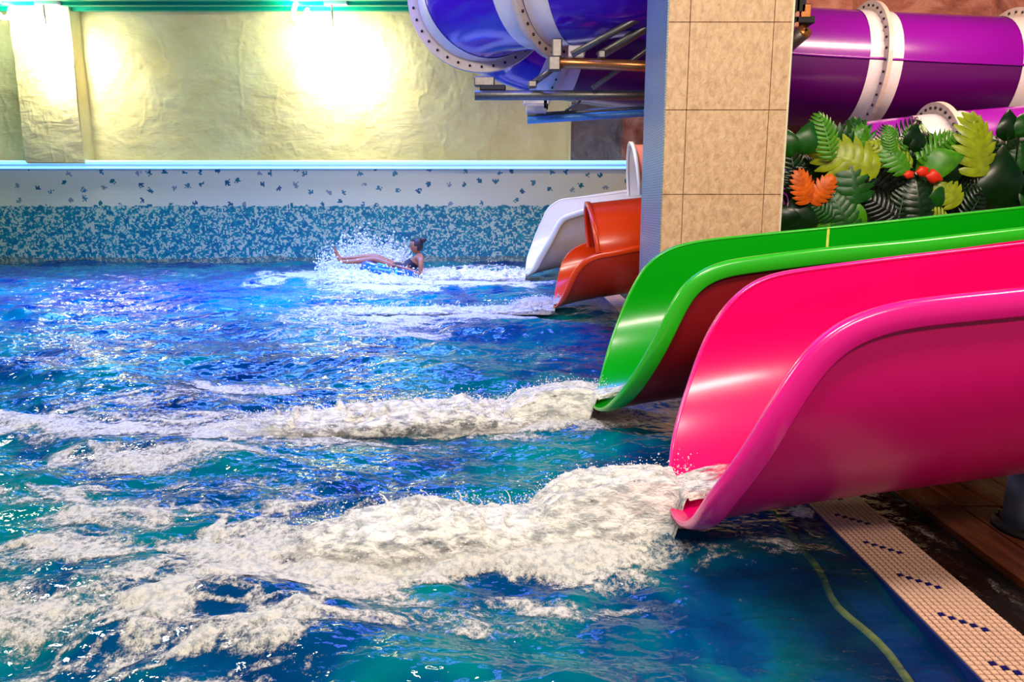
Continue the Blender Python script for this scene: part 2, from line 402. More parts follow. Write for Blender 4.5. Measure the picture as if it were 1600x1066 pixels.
# wall lamps (glowing spiral tubes)
def lamp(u0, v0, u1, v1, label, gl):
    Y = YB - 0.85
    a, b = gy(u0, v0, Y), gy(u1, v1, Y)
    r = empty('spiral_lamp', gl, label=label, cat='lamp', group='glowing spiral lamps on the far wall')
    ax = (b - a); L = ax.length; ax.normalize()
    s = ax.cross(Vector((0, 1, 0))).normalized(); n = ax.cross(s)
    P = []
    for k in range(90):
        t = k / 89; an = t * 2 * PI * 3.5
        P.append(a + ax * L * t + (s * math.cos(an) + n * math.sin(an)) * 0.13)
    tube('glowing_tube', P, 0.045, M['lamp'], r, 8)
    box('base', (b.x - 0.15, Y - 0.05, 5.10), (b.x + 0.3, Y + 0.12, 5.16), M['band'], r)
    tube('stem', [(b.x, Y, 5.15), (b.x, Y, b.z + 0.1)], 0.02, M['steel'], r, 8)
    l = bpy.data.lights.new('wall_lamp_light', 'SPOT'); l.energy = 300; l.color = (1, 0.95, 0.72); l.spot_size = 2.6; l.spot_blend = 1.0; l.shadow_soft_size = 0.15
    o = bpy.data.objects.new('wall_lamp_light', l); COL.objects.link(o)
    o.location = (b.x + 0.1, YB - 1.0, b.z - 0.35); o.rotation_euler = (Vector((b.x + 0.12, YB, 3.9)) - Vector(o.location)).to_track_quat('-Z', 'Y').to_euler()
lamp(458, 16, 520, 50, 'spiral lamp glowing white at the top middle of the far yellow wall', (-4.2, YB - 0.85, 5.15))
lamp(-5, 12, 72, 46, 'spiral lamp glowing white in front of the pilaster at far left', (-10.6, YB - 0.85, 5.15))

# ------------------------------------------------------------------ pool, deck, edge
XE = 1.253
box('pool_floor', (-16, -3, -1.3), (XE, YB, -1.2), M['poolfloor'], kind='structure')
box('pool_side_wall', (XE, -1, -1.3), (1.5, YB - 0.22, -0.03), M['navy'], kind='structure')
Pw = [(1.12 + 0.02 * math.sin(y * 5) + 0.012 * math.sin(y * 13), y, -0.07 + 0.01 * math.sin(y * 7)) for y in np.arange(0.6, 6, 0.07)]
bm = bmesh.new(); rows = [[bm.verts.new((x + dx, y, z + dz)) for dx, dz in ((-0.012, -0.008), (-0.008, 0.004), (0.008, 0.004), (0.012, -0.008))] for x, y, z in Pw]
for a, b in zip(rows[:-1], rows[1:]):
    for k in range(3): bm.faces.new((a[k], a[k + 1], b[k + 1], b[k]))
obj('trim_yellow_stripe', bm, M['yellow'], kind='structure')
box('pool_step', (1.14, -1, -0.6), (1.253, 14, -0.075), M['navy'], kind='structure')

# pool edge: bedding and tiles
box('trim_pool_lip', (XE - 0.004, 1.0, -0.3), (XE + 0.0018, YB - 0.22, -0.003), M['navy'], kind='structure')
edge = box('floor_pool_edge', (XE + 0.002, -1, -0.06), (1.503, YB - 0.22, -0.004), M['tgrout'], kind='structure')
P_ = 0.0208; G_ = 0.0032
def tilebm(lst):
    V = []; Q = []
    for (x, y) in lst:
        b = len(V); h = P_ / 2 - G_ / 2; zt = 0.0; c = 0.0012
        V += [(x - h, y - h, -0.006), (x + h, y - h, -0.006), (x + h, y + h, -0.006), (x - h, y + h, -0.006),
              (x - h + c, y - h + c, zt), (x + h - c, y - h + c, zt), (x + h - c, y + h - c, zt), (x - h + c, y + h - c, zt)]
        Q += [(b + 4, b + 5, b + 6, b + 7), (b, b + 1, b + 5, b + 4), (b + 1, b + 2, b + 6, b + 5), (b + 2, b + 3, b + 7, b + 6), (b + 3, b, b + 4, b + 7)]
    return V, Q
def is_blue(i, j):   # i column 0..11, j row; five-step diagonals every 12 rows
    return 3 <= i <= 7 and (j + (i - 3)) % 12 == 0
proto = {}
for nm in ('tile', 'tile_blue'):
    V, Q = tilebm([(0, 0)]); proto[nm] = pydata('mosaic_tile', V, Q); proto[nm].materials.append(M[nm])
near, far = [], {'tile': [], 'tile_blue': []}
y0 = 3.113 - 96 * P_
cnt = 0
for j in range(0, 660):
    for i in range(12):
        x = XE + 0.004 + P_ * (i + 0.5) - 0.0005; y = y0 + (j) * P_
        nm = 'tile_blue' if is_blue(i, j) else 'tile'
        if y > 1.74 and cnt < 300:
            o = bpy.data.objects.new('tile', proto[nm]); COL.objects.link(o); o.location = (x, y, random.uniform(-0.0006, 0.0006)); o.parent = edge; cnt += 1
        elif j < 290 or True:
            if y < YB - 0.3: far[nm].append((x, y))
for nm in far:
    V, Q = tilebm(far[nm]); me = pydata('edge_tiles', V, Q); me.materials.append(M[nm])
    obj('edge_tiling', me, None, edge, smooth=False, kind='stuff')

# overflow channel and planks
box('floor_channel', (1.503, -1, -0.22), (1.72, YB - 0.22, -0.16), M['pit'], kind='structure')
ch = [1.505, 1.716]
xs = np.linspace(ch[0], ch[1], 40); ys = np.concatenate([np.linspace(1.0, 5, 700), np.linspace(5.02, YB - 0.3, 200)])
X, Y = np.meshgrid(xs, ys)
Z = -0.035 + 0.012 * (fbm(X * 14, Y * 7, 4, 5) - 0.5) * 2
me = npmesh('channel', np.stack([X, Y, Z], -1).reshape(-1, 3), gridquads(len(ys), len(xs)))
mw = NT('dark_channel_water'); mw.set(Base_Color=lin(26, 20, 18), Roughness=0.06); mw.bump(mw.noise(18, 4), 0.5, 0.02)
obj('channel_water', me, mw.m, label='dark rippling water in the overflow channel beside the mosaic pool edge', cat='water', kind='stuff')
fz = Z + 0.006
fd = sstep(0.56, 0.72, fbm(X * 9 + 3, Y * 4 + 9, 4, 66)) * sstep(1.70, 1.60, X) * 0.62 * (Y < 5)
me = npmesh('chfoam', np.stack([X, Y, fz], -1).reshape(-1, 3), gridquads(len(ys), len(xs))[(fd.reshape(-1)[gridquads(len(ys), len(xs))].max(1) > 0.1)])
attr(me, 'foam', fd.ravel())
obj('channel_foam', me, m_foam('channel_foam', 0.5, 0.3, 60, (180, 160, 150)), label='thin foam drifting in the dark overflow channel', cat='foam', kind='stuff')
deck = box('floor_deck', (1.715, -1, -0.09), (8, 12.1, -0.03), M['pit'], kind='structure')
pw = 0.1665
for i in range(26):
    x = 1.716 + i * pw
    L0 = [-1, 1.5, 2.95, 4.4, 5.85, 7.3, 9.0, 12.05]
    for a, b in zip(L0[:-1], L0[1:]):
        if i * (b > 6) > 40: continue
        o = box('plank', (x + 0.005, a + 0.003, -0.03), (x + pw - 0.005, b - 0.003, random.uniform(-0.0015, 0.0015)), M['wood'], deck, bev=0.003)

# ------------------------------------------------------------------ column
col = empty('tiled_column', (1.74, 6.8, 0), label='square column faced with large rough beige granite slabs and grey mosaic side', cat='column')
CX0, CX1, CY0, CY1 = 1.245, 2.235, 6.3, 7.3
box('core', (CX0 + 0.012, CY0 + 0.02, -0.2), (CX1 - 0.012, CY1 - 0.012, 5.22), M['grout'], col)
box('mosaic_side', (CX0, CY0 + 0.02, -0.2), (CX0 + 0.011, CY1, 5.22), M['colmosaic'], col, label='grey blue mosaic side')
rows_z = [-0.03] + [1.323 - 0.675 + 0.675 * k for k in range(7)] + [5.21]
rows_z = [-0.02, 0.648, 1.323, 1.998, 2.672, 3.347, 4.022, 4.697, 5.21]
for a, b in zip(rows_z[:-1], rows_z[1:]):
    for x0, x1 in ((CX0, 1.42), (1.42, 2.09), (2.09, CX1)):
        box('granite_slab', (x0 + 0.0025, CY0, a + 0.0025), (x1 - 0.0025, CY0 + 0.022, b - 0.0025), M['granite'], col, bev=0.002)
    for y0_, y1_ in ((CY0 + 0.022, 6.8), (6.8, CY1)):
        box('granite_slab', (CX1 - 0.014, y0_ + 0.0025, a + 0.0025), (CX1, y1_ - 0.0025, b - 0.0025), M['granite'], col, bev=0.002)
box('corner_strip', (CX1 - 0.004, CY0 - 0.004, 0), (CX1 + 0.012, CY0 + 0.01, 5.2), plain('cream_strip', lin(235, 225, 190), 0.4), col)
box('corner_strip', (CX0 - 0.008, CY0 - 0.003, 0), (CX0 + 0.004, CY0 + 0.02, 5.2), M['colmosaic'], col)

# ------------------------------------------------------------------ slides
def sec(w, R):
    a = w / R
    if a <= PI / 2: return R * math.sin(a), R * (1 - math.cos(a)), math.sin(a), -math.cos(a)
    return R, R + (w - R * PI / 2), 1.0, 0.0
def solve(px, sgn, yc, R, zb):
    best = None
    for k in range(0, 900):
        w = k * 0.0025
        dy, dz, _, _ = sec(w, R)
        p = gy(px[0], px[1], yc + sgn * dy)
        e = abs(p.z - (zb(p.x) + dz))
        if best is None or e < best[0]: best = (e, p.x, w)
    return best[1], best[2]
def slide(label, yc, R, zb, nearpx, farpx, tip, Xend, mi, mo, mr, fl=1.0, group=None, wcap=None, seams=(), seam_mat=None):
    root = empty('water_slide', (tip[0] + 0.4, yc, 0), label=label, cat='slide')
    nr = [solve(p, -1, yc, R, zb) for p in nearpx]; fr = [solve(p, 1, yc, R, zb) for p in farpx]
    wn, wf = nr[0][1], fr[0][1]
    curve = [(Xend, wf)] + [(x, w) for x, w in fr] + [(tip[0], 0.0)] + [(x, -w) for x, w in nr[::-1]] + [(Xend, -wn)]
    if curve[1][0] > Xend - 0.1: Xend = curve[1][0] + 0.3; curve[0] = (Xend, wf)
    if curve[-2][0] > Xend - 0.1: Xend = curve[-2][0] + 0.3; curve[0] = (Xend, wf)
    curve[-1] = (Xend, -wn); curve[0] = (Xend, wf)
    sp = [Vector((c[0], c[1], 0)) for c in curve]
    # even out by arc length and smooth
    d = [0]
    for a, b in zip(sp[:-1], sp[1:]): d.append(d[-1] + (b - a).length)
    n = 320; t = np.linspace(0, d[-1], n)
    cx = np.interp(t, d, [p.x for p in sp]); cw = np.interp(t, d, [p.y for p in sp])
    for _ in range(7):
        cx[1:-1] = (cx[:-2] + 2 * cx[1:-1] + cx[2:]) / 4; cw[1:-1] = (cw[:-2] + 2 * cw[1:-1] + cw[2:]) / 4
    k0 = int(np.argmin(np.abs(cw[20:-20]))) + 20
    def side(ix, wv):
        o = np.argsort(ix); return ix[o], np.maximum.accumulate(wv[o])
    xf, wfv = side(cx[:k0 + 1], np.abs(cw[:k0 + 1])); xn, wnv = side(cx[k0:], np.abs(cw[k0:]))
    x0 = min(cx.min(), Xend)
    xs = x0 + (Xend - x0) * (np.linspace(0, 1, 150) ** 1.8)
    nj = 48
    for nm, off, mt in (('inner_shell', 0.0, mi), ('outer_shell', 0.022, mo)):
        V = []
        for x in xs:
            a = float(np.interp(x, xn, wnv)); b = float(np.interp(x, xf, wfv))
            for j in range(nj + 1):
                s = j / nj; w = -a + (a + b) * s
                dy, dz, ny, nz = sec(abs(w), R); sg = -1 if w < 0 else 1
                V.append((x, yc + sg * (dy + ny * off), zb(x) + dz + nz * off))
        obj(nm, npmesh(nm, np.array(V), gridquads(len(xs), nj + 1)), mt, root)
    # rim
    prof = [(-0.003, -0.004), (-0.002, 0.003), (0.003, 0.007), (0.012, 0.009), (0.024, 0.008), (0.032, 0.003), (0.036, -0.006), (0.040, -0.056), (0.036, -0.061), (0.028, -0.058), (0.026, -0.010), (0.012, -0.008)]
    prof = [(a * fl, b * fl) for a, b in prof]
    pts = []; nrm = []
    for x, w in zip(cx, cw):
        dy, dz, ny, nz = sec(abs(w), R); sg = -1 if w < 0 else 1
        pts.append(Vector((x, yc + sg * dy, zb(x) + dz))); nrm.append(Vector((0, sg * ny, nz)))
    V = []
    for i in range(n):
        T = (pts[min(i + 1, n - 1)] - pts[max(i - 1, 0)]).normalized()
        nn = (nrm[i] - T * nrm[i].dot(T)).normalized(); wv = nn.cross(T).normalized()
        # away from the surface: from far end (sgn +) the beyond direction is up
        if i == 0: flip = 1 if wv.z > 0 else -1
        wv = wv * flip
        ks = 0.40 + 0.60 * float(sstep(0.05, 0.50, abs(cw[i])))
        for a, b in prof: V.append(pts[i] + nn * a * ks + wv * b * ks)
    m_ = len(prof); Q = []
    for i in range(n - 1):
        for j in range(m_):
            Q.append((i * m_ + j, i * m_ + (j + 1) % m_, (i + 1) * m_ + (j + 1) % m_, (i + 1) * m_ + j))
    obj('rim', npmesh('rim', np.array([tuple(v) for v in V]), np.array(Q)), mr, root)
    for sx_ in seams:
        V = []
        for dx in (-0.008, 0.008):
            a = float(np.interp(sx_, xn, wnv)); b = float(np.interp(sx_, xf, wfv))
            for j in range(nj + 1):
                w = -a + (a + b) * j / nj; dy, dz, ny, nz = sec(abs(w), R); sg = -1 if w < 0 else 1
                V.append((sx_ + dx, yc + sg * (dy - ny * 0.003), zb(sx_) + dz - nz * 0.003))
        obj('seam', npmesh('seam', np.array(V), gridquads(2, nj + 1)), seam_mat, root)
    return root, (xn, wnv, xf, wfv)

pinkz = lambda x: 0.105 + 0.135 * max(x - 0.60, 0) + 0.045 * (1 - math.exp(-max(x - 0.60, 0) * 3.5))
pink, _ = slide('large bright pink water slide nearest the camera, pouring water into the pool', 2.67, 0.53, pinkz,
    [(1600, 453), (1494, 463.5), (1398, 474), (1350, 486.5), (1312, 502), (1284, 521), (1255, 550), (1226, 593), (1197, 640), (1169, 688), (1140, 731), (1102, 774)],
    [(1600, 381), (1398, 405), (1255, 423), (1207, 431), (1178, 442), (1150, 463), (1126, 492), (1102, 535), (1083, 588), (1063, 645), (1049, 703)],
    (0.60, 0), 5.5, M['pink'], M['pink_shaded'], M['pink_rim'], 1.15, seams=(2.22,), seam_mat=M['seam_pink'])
grz = lambda x: 0.105 + 0.105 * max(x - 0.50, 0) + 0.045 * (1 - math.exp(-max(x - 0.50, 0) * 3.5))
green, _ = slide('bright green water slide just behind the pink slide', 4.17, 0.52, grz,
    [(1600, 357), (1418, 378), (1293, 389), (1207, 399), (1126, 410), (1097, 420), (1073, 437), (1054, 463), (1035, 507), (1011, 550), (992, 583), (968, 612)],
    [(1600, 325), (1293, 357), (1111, 375), (1063, 383), (1035, 394), (1011, 413), (992, 444), (973, 487), (953, 540), (941, 583)],
    (0.455, 0), 6.0, M['green'], M['maroon'], M['green_rim'], 1.15, seams=(1.97,), seam_mat=M['seam'])
orz = lambda x: 0.06 + 0.13 * max(x - 0.5, 0) + 0.07 * (1 - math.exp(-max(x - 0.5, 0) * 4))
orange, _ = slide('orange water slide behind the column with a covered tube end', 8.7, 0.50, orz,
    [(1001, 384), (954, 393), (937, 395.6), (920, 401), (904, 412), (892, 431), (881, 456)],
    [(933, 378.7), (915, 380.6), (901, 386), (887, 397), (878, 411), (873, 431), (868, 453)],
    (0.47, 0), 3.0, M['orange'], M['orange_shaded'], M['orange'], 0.9)
whz = lambda x: 0.05 + 0.14 * max(x - 0.24, 0) + 0.10 * (1 - math.exp(-max(x - 0.24, 0) * 3))
white, _ = slide('cream white water slide farthest away by the mosaic wall', 12.6, 0.55, whz,
    [(910, 328), (895, 333), (880, 337), (871, 347), (856, 376), (840, 402)],
    [(968, 301), (932, 306), (875, 312), (856, 325), (837, 367), (824, 402)],
    (0.20, 0), 3.2, M['white'], M['beige'], M['white'], 1.3)
# covers (upper shells)
def cover(root, yc, R, z0f, Xa, Xb, hgt, lean, mo, mi, mrim, flw, label=None):
    n = 40; V = []; Vi = []
    xs = np.linspace(0, 1, 24)
    for t in xs:
        for k in range(n + 1):
            a = PI * k / n
            x = Xa + (Xb - Xa) * t + lean * (1 - t) * math.sin(a) - 0.0
            V.append((x, yc - math.cos(a) * (R + 0.02), z0f(x) + math.sin(a) * (hgt + 0.02)))
            Vi.append((x, yc - math.cos(a) * (R - 0.005), z0f(x) + math.sin(a) * (hgt - 0.005)))
    obj('cover', npmesh('cover', np.array(V), gridquads(len(xs), n + 1)), mo, root, label=label)
    obj('cover_lining', npmesh('cover', np.array(Vi), gridquads(len(xs), n + 1)), mi, root)
    Vr = []
    prof = [(-0.03, -0.005), (-0.03, flw), (0.02, flw), (0.02, -0.005)]
    for k in range(n + 1):
        a = PI * k / n; x = Xa + lean * math.sin(a)
        for dx, dr in prof:
            Vr.append((x + dx, yc - math.cos(a) * (R + dr), z0f(x) + math.sin(a) * (hgt + dr)))
    Q = [(i * 4 + j, i * 4 + (j + 1) % 4, (i + 1) * 4 + (j + 1) % 4, (i + 1) * 4 + j) for i in range(n) for j in range(4)]
    obj('cover_rim', npmesh('cr', np.array(Vr), np.array(Q)), mrim, root, smooth=False)
cover(orange, 8.7, 0.50, lambda x: 0.72 + 0.11 * (x - 0.94), 0.95, 3.0, 0.52, -0.08, M['orange'], M['orange_shaded'], M['orange'], 0.04)
cover(white, 12.6, 0.55, lambda x: 1.38, 2.03, 3.1, 0.80, -0.08, M['salmon'], M['white'], M['white'], 0.07, label='cream cover in painted orange light')

# support posts
def post(x, y, ztop, label, r=0.11):
    t = empty('slide_post', (x, y, 0), label=label, cat='post')
    tube('post_tube', [(x, y, -0.0), (x, y, ztop)], r, M['steelpost'], t, 28)
    bm = bmesh.new(); tube_into(bm, [(x, y, 0.0), (x, y, 0.022)], r + 0.035, 28); obj('foot_plate', bm, M['pit'], t)
    for k in range(4):
        a = PI / 4 + k * PI / 2
        tube('anchor_bolt', [(x + math.cos(a) * (r + 0.018), y + math.sin(a) * (r + 0.018), 0.02), (x + math.cos(a) * (r + 0.018), y + math.sin(a) * (r + 0.018), 0.045)], 0.009, M['steel'], t, 6)
M['steelpost'] = plain('blue_grey_painted_steel', lin(110, 118, 145), 0.4, 0.2)
post(2.035, 2.72, pinkz(2.035) - 0.02, 'blue grey round post standing on the planks under the pink slide')
post(2.6, 4.17, grz(2.6) - 0.02, 'blue grey post carrying the green slide, mostly hidden')

# ------------------------------------------------------------------ purple tubes
def ringmesh(P, T, r0, r1, th, seg=56):
    T = T.normalized(); up = Vector((0, 0, 1)); A = (up - T * up.dot(T)).normalized(); B = T.cross(A)
    V = []; pr = [(r0, -th), (r1, -th), (r1, th), (r0, th)]
    for k in range(seg):
        a = 2 * PI * k / seg
        for r, d in pr: V.append(P + (A * math.cos(a) + B * math.sin(a)) * r + T * d)
    Q = [(i * 4 + j, i * 4 + (j + 1) % 4, ((i + 1) % seg) * 4 + (j + 1) % 4, ((i + 1) % seg) * 4 + j) for i in range(seg) for j in range(4)]
    return pydata('ring', V, Q), A, B
def big_tube(label, pts, R, nsub, ring_at, mats, band_mat, group=None, seam=True, ringcol=None):
    sp = spline(pts, nsub); P, T, N = frames(sp)
    root = empty('tube_slide', pts[0], label=label, cat='slide')
    cuts = [0] + [int(round(i * nsub)) for i in ring_at] + [len(sp) - 1]
    for q, (a, b) in enumerate(zip(cuts[:-1], cuts[1:])):
        if b - a < 1: continue
        mt = mats[min(q, len(mats) - 1)]
        if mt is M['purple']:      # straight runs have two shells; the lower purple is partly darkened for shade
            for a0, a1, mm, nm in ((-PI / 2, PI / 2, mt, 'upper_shell'), (PI / 2, 3 * PI / 2, M['purple_shaded'], 'lower_shell')):
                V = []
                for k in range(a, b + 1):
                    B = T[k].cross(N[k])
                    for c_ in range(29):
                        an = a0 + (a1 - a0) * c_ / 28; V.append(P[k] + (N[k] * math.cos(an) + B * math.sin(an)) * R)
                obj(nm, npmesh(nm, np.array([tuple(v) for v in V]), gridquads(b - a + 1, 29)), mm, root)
        else:
            bm = bmesh.new(); tube_into(bm, sp[a:b + 1], R, 56, cap=False)
            obj('tube_section', bm, mt, root)
        if seam and b - a > 2:
            for sgn in (-1, 1):
                L = []
                for k in range(a, b + 1):
                    sd = T[k].cross(Vector((0, 0, 1))).normalized() * sgn
                    L.append(P[k] + sd * (R + 0.004) + Vector((0, 0, 0.02)))
                tube('side_seam', L, 0.018, mats[min(q, len(mats) - 1)], root, 6)
    for i in cuts[1:-1]:
        me, A, B = ringmesh(P[i], T[i], R - 0.01, R + 0.125, 0.028)
        ringcol_m = ringcol or M['ring']
        ro = obj('flange_ring', me, ringcol_m, root, smooth=False)
        bm = bmesh.new()
        for k in range(36):
            a = 2 * PI * k / 36; c = P[i] + (A * math.cos(a) + B * math.sin(a)) * (R + 0.065)
            tube_into(bm, [c - T[i] * 0.045, c + T[i] * 0.045], 0.016, 6)
        obj('flange_bolts', bm, M['bolt'], ro, kind='stuff')
        for s in (-1, 1):
            L = [P[i] + T[i] * s * 0.02]; j = i
            acc = 0
            while 0 < j < len(sp) - 1 and acc < 0.2:
                acc += (P[j + s] - P[j]).length; j += s; L.append(P[j])
            bm = bmesh.new(); tube_into(bm, L, R + 0.006, 56, cap=False); obj('white_band', bm, band_mat, root)
    return root
helix = [gy(2100, 145, 10.7), gy(1750, 128, 10.6), gy(1566, 121, 10.6), gy(1341, 111, 10.6), gy(1180, 101, 10.6), gy(1000, 82, 10.6), gy(868, 60, 10.45), gy(785, 28, 10.15),
         gy(752, -5, 9.45), gy(785, -28, 8.95), gy(858, -44, 8.50), gy(960, -62, 8.25), gy(1060, -85, 8.2), gy(1200, -120, 8.2), gy(1400, -170, 8.25)]
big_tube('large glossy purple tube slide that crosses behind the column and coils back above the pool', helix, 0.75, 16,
         [2, 3, 6, 8, 10], [M['purple'], M['purple'], M['purple'], M['purple_bluelit'], M['purple_bluelit'], M['purple_bluelit']], M['band'])
low = [Vector((2.6, 8.7, 1.02)), Vector((3.2, 8.7, 1.16)), gy(1300, 280, 8.6), gy(1460, 258, 8.5), gy(1600, 245, 8.5), gy(1800, 225, 8.5), gy(2100, 200, 8.5)]
big_tube('light purple tube slide running low behind the artificial leaves', low, 0.55, 12, [3.03], [M['lilac']], M['band'], seam=False)

# ------------------------------------------------------------------ steel frame under the coil
fr_ = empty('steel_frame', gy(900, 150, 8.6), label='galvanised pipe frame with braces under the coiled purple tube, fixed behind the column', cat='frame')
def pipe(nm, u0, v0, Y0, u1, v1, Y1, r, mat=None, label=None, root=fr_, seg=14):
    a, b = gy(u0, v0, Y0), gy(u1, v1, Y1)
    return tube(nm, [a, a.lerp(b, 0.5), b], r, mat or M['steel'], root, seg, label=label)
M['orangelit_steel'] = plain('orange_lit_steel', lin(190, 120, 70), 0.3, 0.8)  # orange light painted into the steel colour
pipe('long_pipe', 742, 149, 8.35, 1180, 149, 8.35, 0.052)
pipe('upper_pipe', 872, 98, 8.0, 1180, 110, 8.0, 0.055, M['orangelit_steel'], 'warm orange lit pipe')
pipe('blue_beam', 824, 188, 9.0, 1180, 166, 9.0, 0.042, M['bluebeam'], 'blue painted beam')
pipe('upper_beam', 824, 181, 9.05, 1180, 158, 9.05, 0.03, M['steel'])
pipe('brace', 893, 86, 7.95, 1120, -38, 7.95, 0.035)
pipe('brace', 935, 88, 8.1, 1120, -22, 8.1, 0.045)
pipe('brace', 926, 138, 8.2, 1120, 0, 8.2, 0.025)
pipe('brace', 828, 134, 8.3, 868, 104, 8.05, 0.032)
pipe('brace', 885, 172, 9.0, 905, 158, 8.6, 0.02)
for (u, v, Y, sx_, sz_, m_) in ((757, 128, 8.4, 0.11, 0.05, 'steel'), (870, 76, 8.0, 0.05, 0.09, 'steel'), (866, 100, 8.0, 0.06, 0.07, 'steel'), (900, 82, 8.0, 0.08, 0.06, 'ring'),
                              (940, 86, 8.0, 0.035, 0.04, 'steel'), (832, 132, 8.25, 0.045, 0.035, 'steel'), (838, 170, 8.9, 0.12, 0.05, 'band'), (838, 160, 8.9, 0.15, 0.03, 'band'),
                              (852, 162, 8.9, 0.03, 0.07, 'dark'), (770, 138, 8.4, 0.14, 0.03, 'dark')):
    c = gy(u, v, Y)
    box('clamp', (c.x - sx_, Y - 0.06, c.z - sz_), (c.x + sx_, Y + 0.06, c.z + sz_), M[m_], fr_, bev=0.012)
hb = empty('pipe_bracket', gy(1250, 40, 7.9), label='steel pipe end with bolted clamp beside the top right of the column', cat='bracket')
a = gy(1257, 49, 7.8); b = gy(1215, 85, 8.1)
tube('pipe', [a, b], 0.075, M['steel'], hb, 18); tube('end_cap', [a + (a - b).normalized() * 0.02, a + (b - a).normalized() * 0.02], 0.07, M['orangelit_steel'], hb, 18)
tube('cap_bolt', [a + (a - b).normalized() * 0.02, a + (a - b).normalized() * 0.04], 0.015, M['dark'], hb, 8)
for (u, v, sx_, sz_, m_) in ((1256, 20, 0.05, 0.07, 'orangelit_steel'), (1247, 2, 0.06, 0.12, 'dark'), (1254, 33, 0.10, 0.035, 'dark'), (1243, 18, 0.02, 0.16, 'salmon')):
    c = gy(u, v, 7.85); box('clamp', (c.x - sx_, 7.78, c.z - sz_), (c.x + sx_, 7.92, c.z + sz_), M[m_], hb, bev=0.01)

# ------------------------------------------------------------------ plants
box('planter', (2.30, 6.35, 0.0), (8.0, 7.5, 0.92), M['granite'], label='long stone planter holding the artificial leaves behind the green slide', cat='planter')
M['leaf_yellow'] = plain('yellow_green_leaf', lin(150, 165, 20), 0.35, var=0.25, scale=14)
M['leaf_bright'] = plain('bright_green_leaf', lin(70, 140, 12), 0.35, var=0.25, scale=14)
M['leaf_mid'] = plain('mid_green_leaf', lin(16, 80, 8), 0.35, var=0.3, scale=14)
M['leaf_dark'] = plain('dark_green_leaf', lin(6, 40, 8), 0.3, var=0.3, scale=14)
M['leaf_black'] = plain('blackish_green_leaf', lin(16, 24, 18), 0.25, var=0.3, scale=14)
M['leaf_orange'] = plain('orange_leaf', lin(235, 100, 10), 0.45, var=0.3, scale=14)
M['petal'] = plain('red_orange_petal', lin(245, 50, 20), 0.4)
def leaf_mesh(kind):
    """leaf lying in XZ, stalk at the origin, tip at +Z, unit length; faces -Y"""
    V, Fc = [], []
    def strip(pts, wid, drop):
        b = len(V)
        for (x, z, y), w_, (nx, nz) in zip(pts, wid, drop):
            V.append((x + nx * w_, y - 0.0, z + nz * w_)); V.append((x, y - 0.018, z)); V.append((x - nx * w_, y, z - nz * w_))
        for i in range(len(pts) - 1):
            for k in range(2): Fc.append((b + i * 3 + k, b + i * 3 + k + 1, b + i * 3 + k + 4, b + i * 3 + k + 3))
    if kind == 'solid':
        n = 9
        for i in range(n + 1):
            t = i / n; w = 0.40 * math.sin(PI * min(1, t ** 0.62)) ** 0.8 + 0.0
            back = -0.10 * (2 * t - 1) ** 2
            ed = 0.06 * (1 - t) if i == 0 else 0
            V += [(-w, -back + 0.07, t - 0.12 * (1 - t)), (-w * 0.5, -back - 0.01, t - 0.04 * (1 - t)), (0, -back + 0.02, t), (w * 0.5, -back - 0.01, t - 0.04 * (1 - t)), (w, -back + 0.07, t - 0.12 * (1 - t))]
        for i in range(n):
            for k in range(4): Fc.append((i * 5 + k, i * 5 + k + 1, i * 5 + k + 6, i * 5 + k + 5))
    else:
        nl = 7 if kind == 'monstera' else 10
        for s in (-1, 1):
            for i in range(nl):
                t = (i + 0.5) / nl
                if kind == 'monstera':
                    L = 0.46 * math.sin(PI * (0.16 + 0.80 * t)) ** 0.7; wd = 0.078; ang = 0.15 + 0.75 * t
                else:
                    L = 0.40 * math.sin(PI * (0.12 + 0.84 * t)) ** 0.8; wd = 0.036; ang = 0.35 + 0.5 * t
                pts, wid, nn = [], [], []
                for q in range(5):
                    r = q / 4; x = s * L * r * math.cos(ang * (0.8 + 0.4 * r)); z = t * 0.95 + L * r * math.sin(ang * (0.6 + 0.6 * r)) * 0.8
                    pts.append((x, z, 0.10 * r * r)); nn.append((-math.sin(ang) * s, math.cos(ang)))
                    wid.append(wd * (1.0, 1.0, 0.95, 0.75, 0.12)[q])
                strip(pts, wid, nn)
        n = 8
        b = len(V)
        cw_ = 0.10 if kind == 'monstera' else 0.018
        for i in range(n + 1):
            t = i / n; w = cw_ * (1 - 0.8 * t)
            V += [(-w, 0.006, t), (0, -0.02, t), (w, 0.006, t)]
        for i in range(n):
            for k in range(2): Fc.append((b + i * 3 + k, b + i * 3 + k + 1, b + i * 3 + k + 4, b + i * 3 + k + 3))
    # arch backwards
    V = [(x, y + 0.22 * z * z - 0.05 * z, z) for x, y, z in V]
    return V, Fc
LM = {}
for kd in ('monstera', 'palm', 'solid'):
    for c in ('yellow', 'bright', 'mid', 'dark', 'black', 'orange'):
        me = pydata('leaf', *leaf_mesh(kd)); me.materials.append(M['leaf_' + c])
        me.polygons.foreach_set('use_smooth', [True] * len(me.polygons)); LM[kd, c] = me
plants = []
pdefs = [(1222, 1290, 'artificial plant with dark narrow fronds over an orange leaf, right beside the column'),
         (1290, 1372, 'artificial plant with yellow green and bright split leaves, second from the column'),
         (1372, 1420, 'artificial plant with blackish fronds hanging forward'),
         (1420, 1480, 'artificial plant with bright striped leaves above red orange petals'),
         (1480, 1545, 'artificial plant with the tallest yellow green split leaf'),
         (1545, 1700, 'artificial plant with large dark green leaves at the right edge of the photo')]
for (a, b, l) in pdefs:
    p = gy((a + b) / 2, 400, 6.75); plants.append((a, b, empty('artificial_plant', (p.x, 6.75, 0.92), label=l, cat='plant', group='artificial plants in the stone planter')))
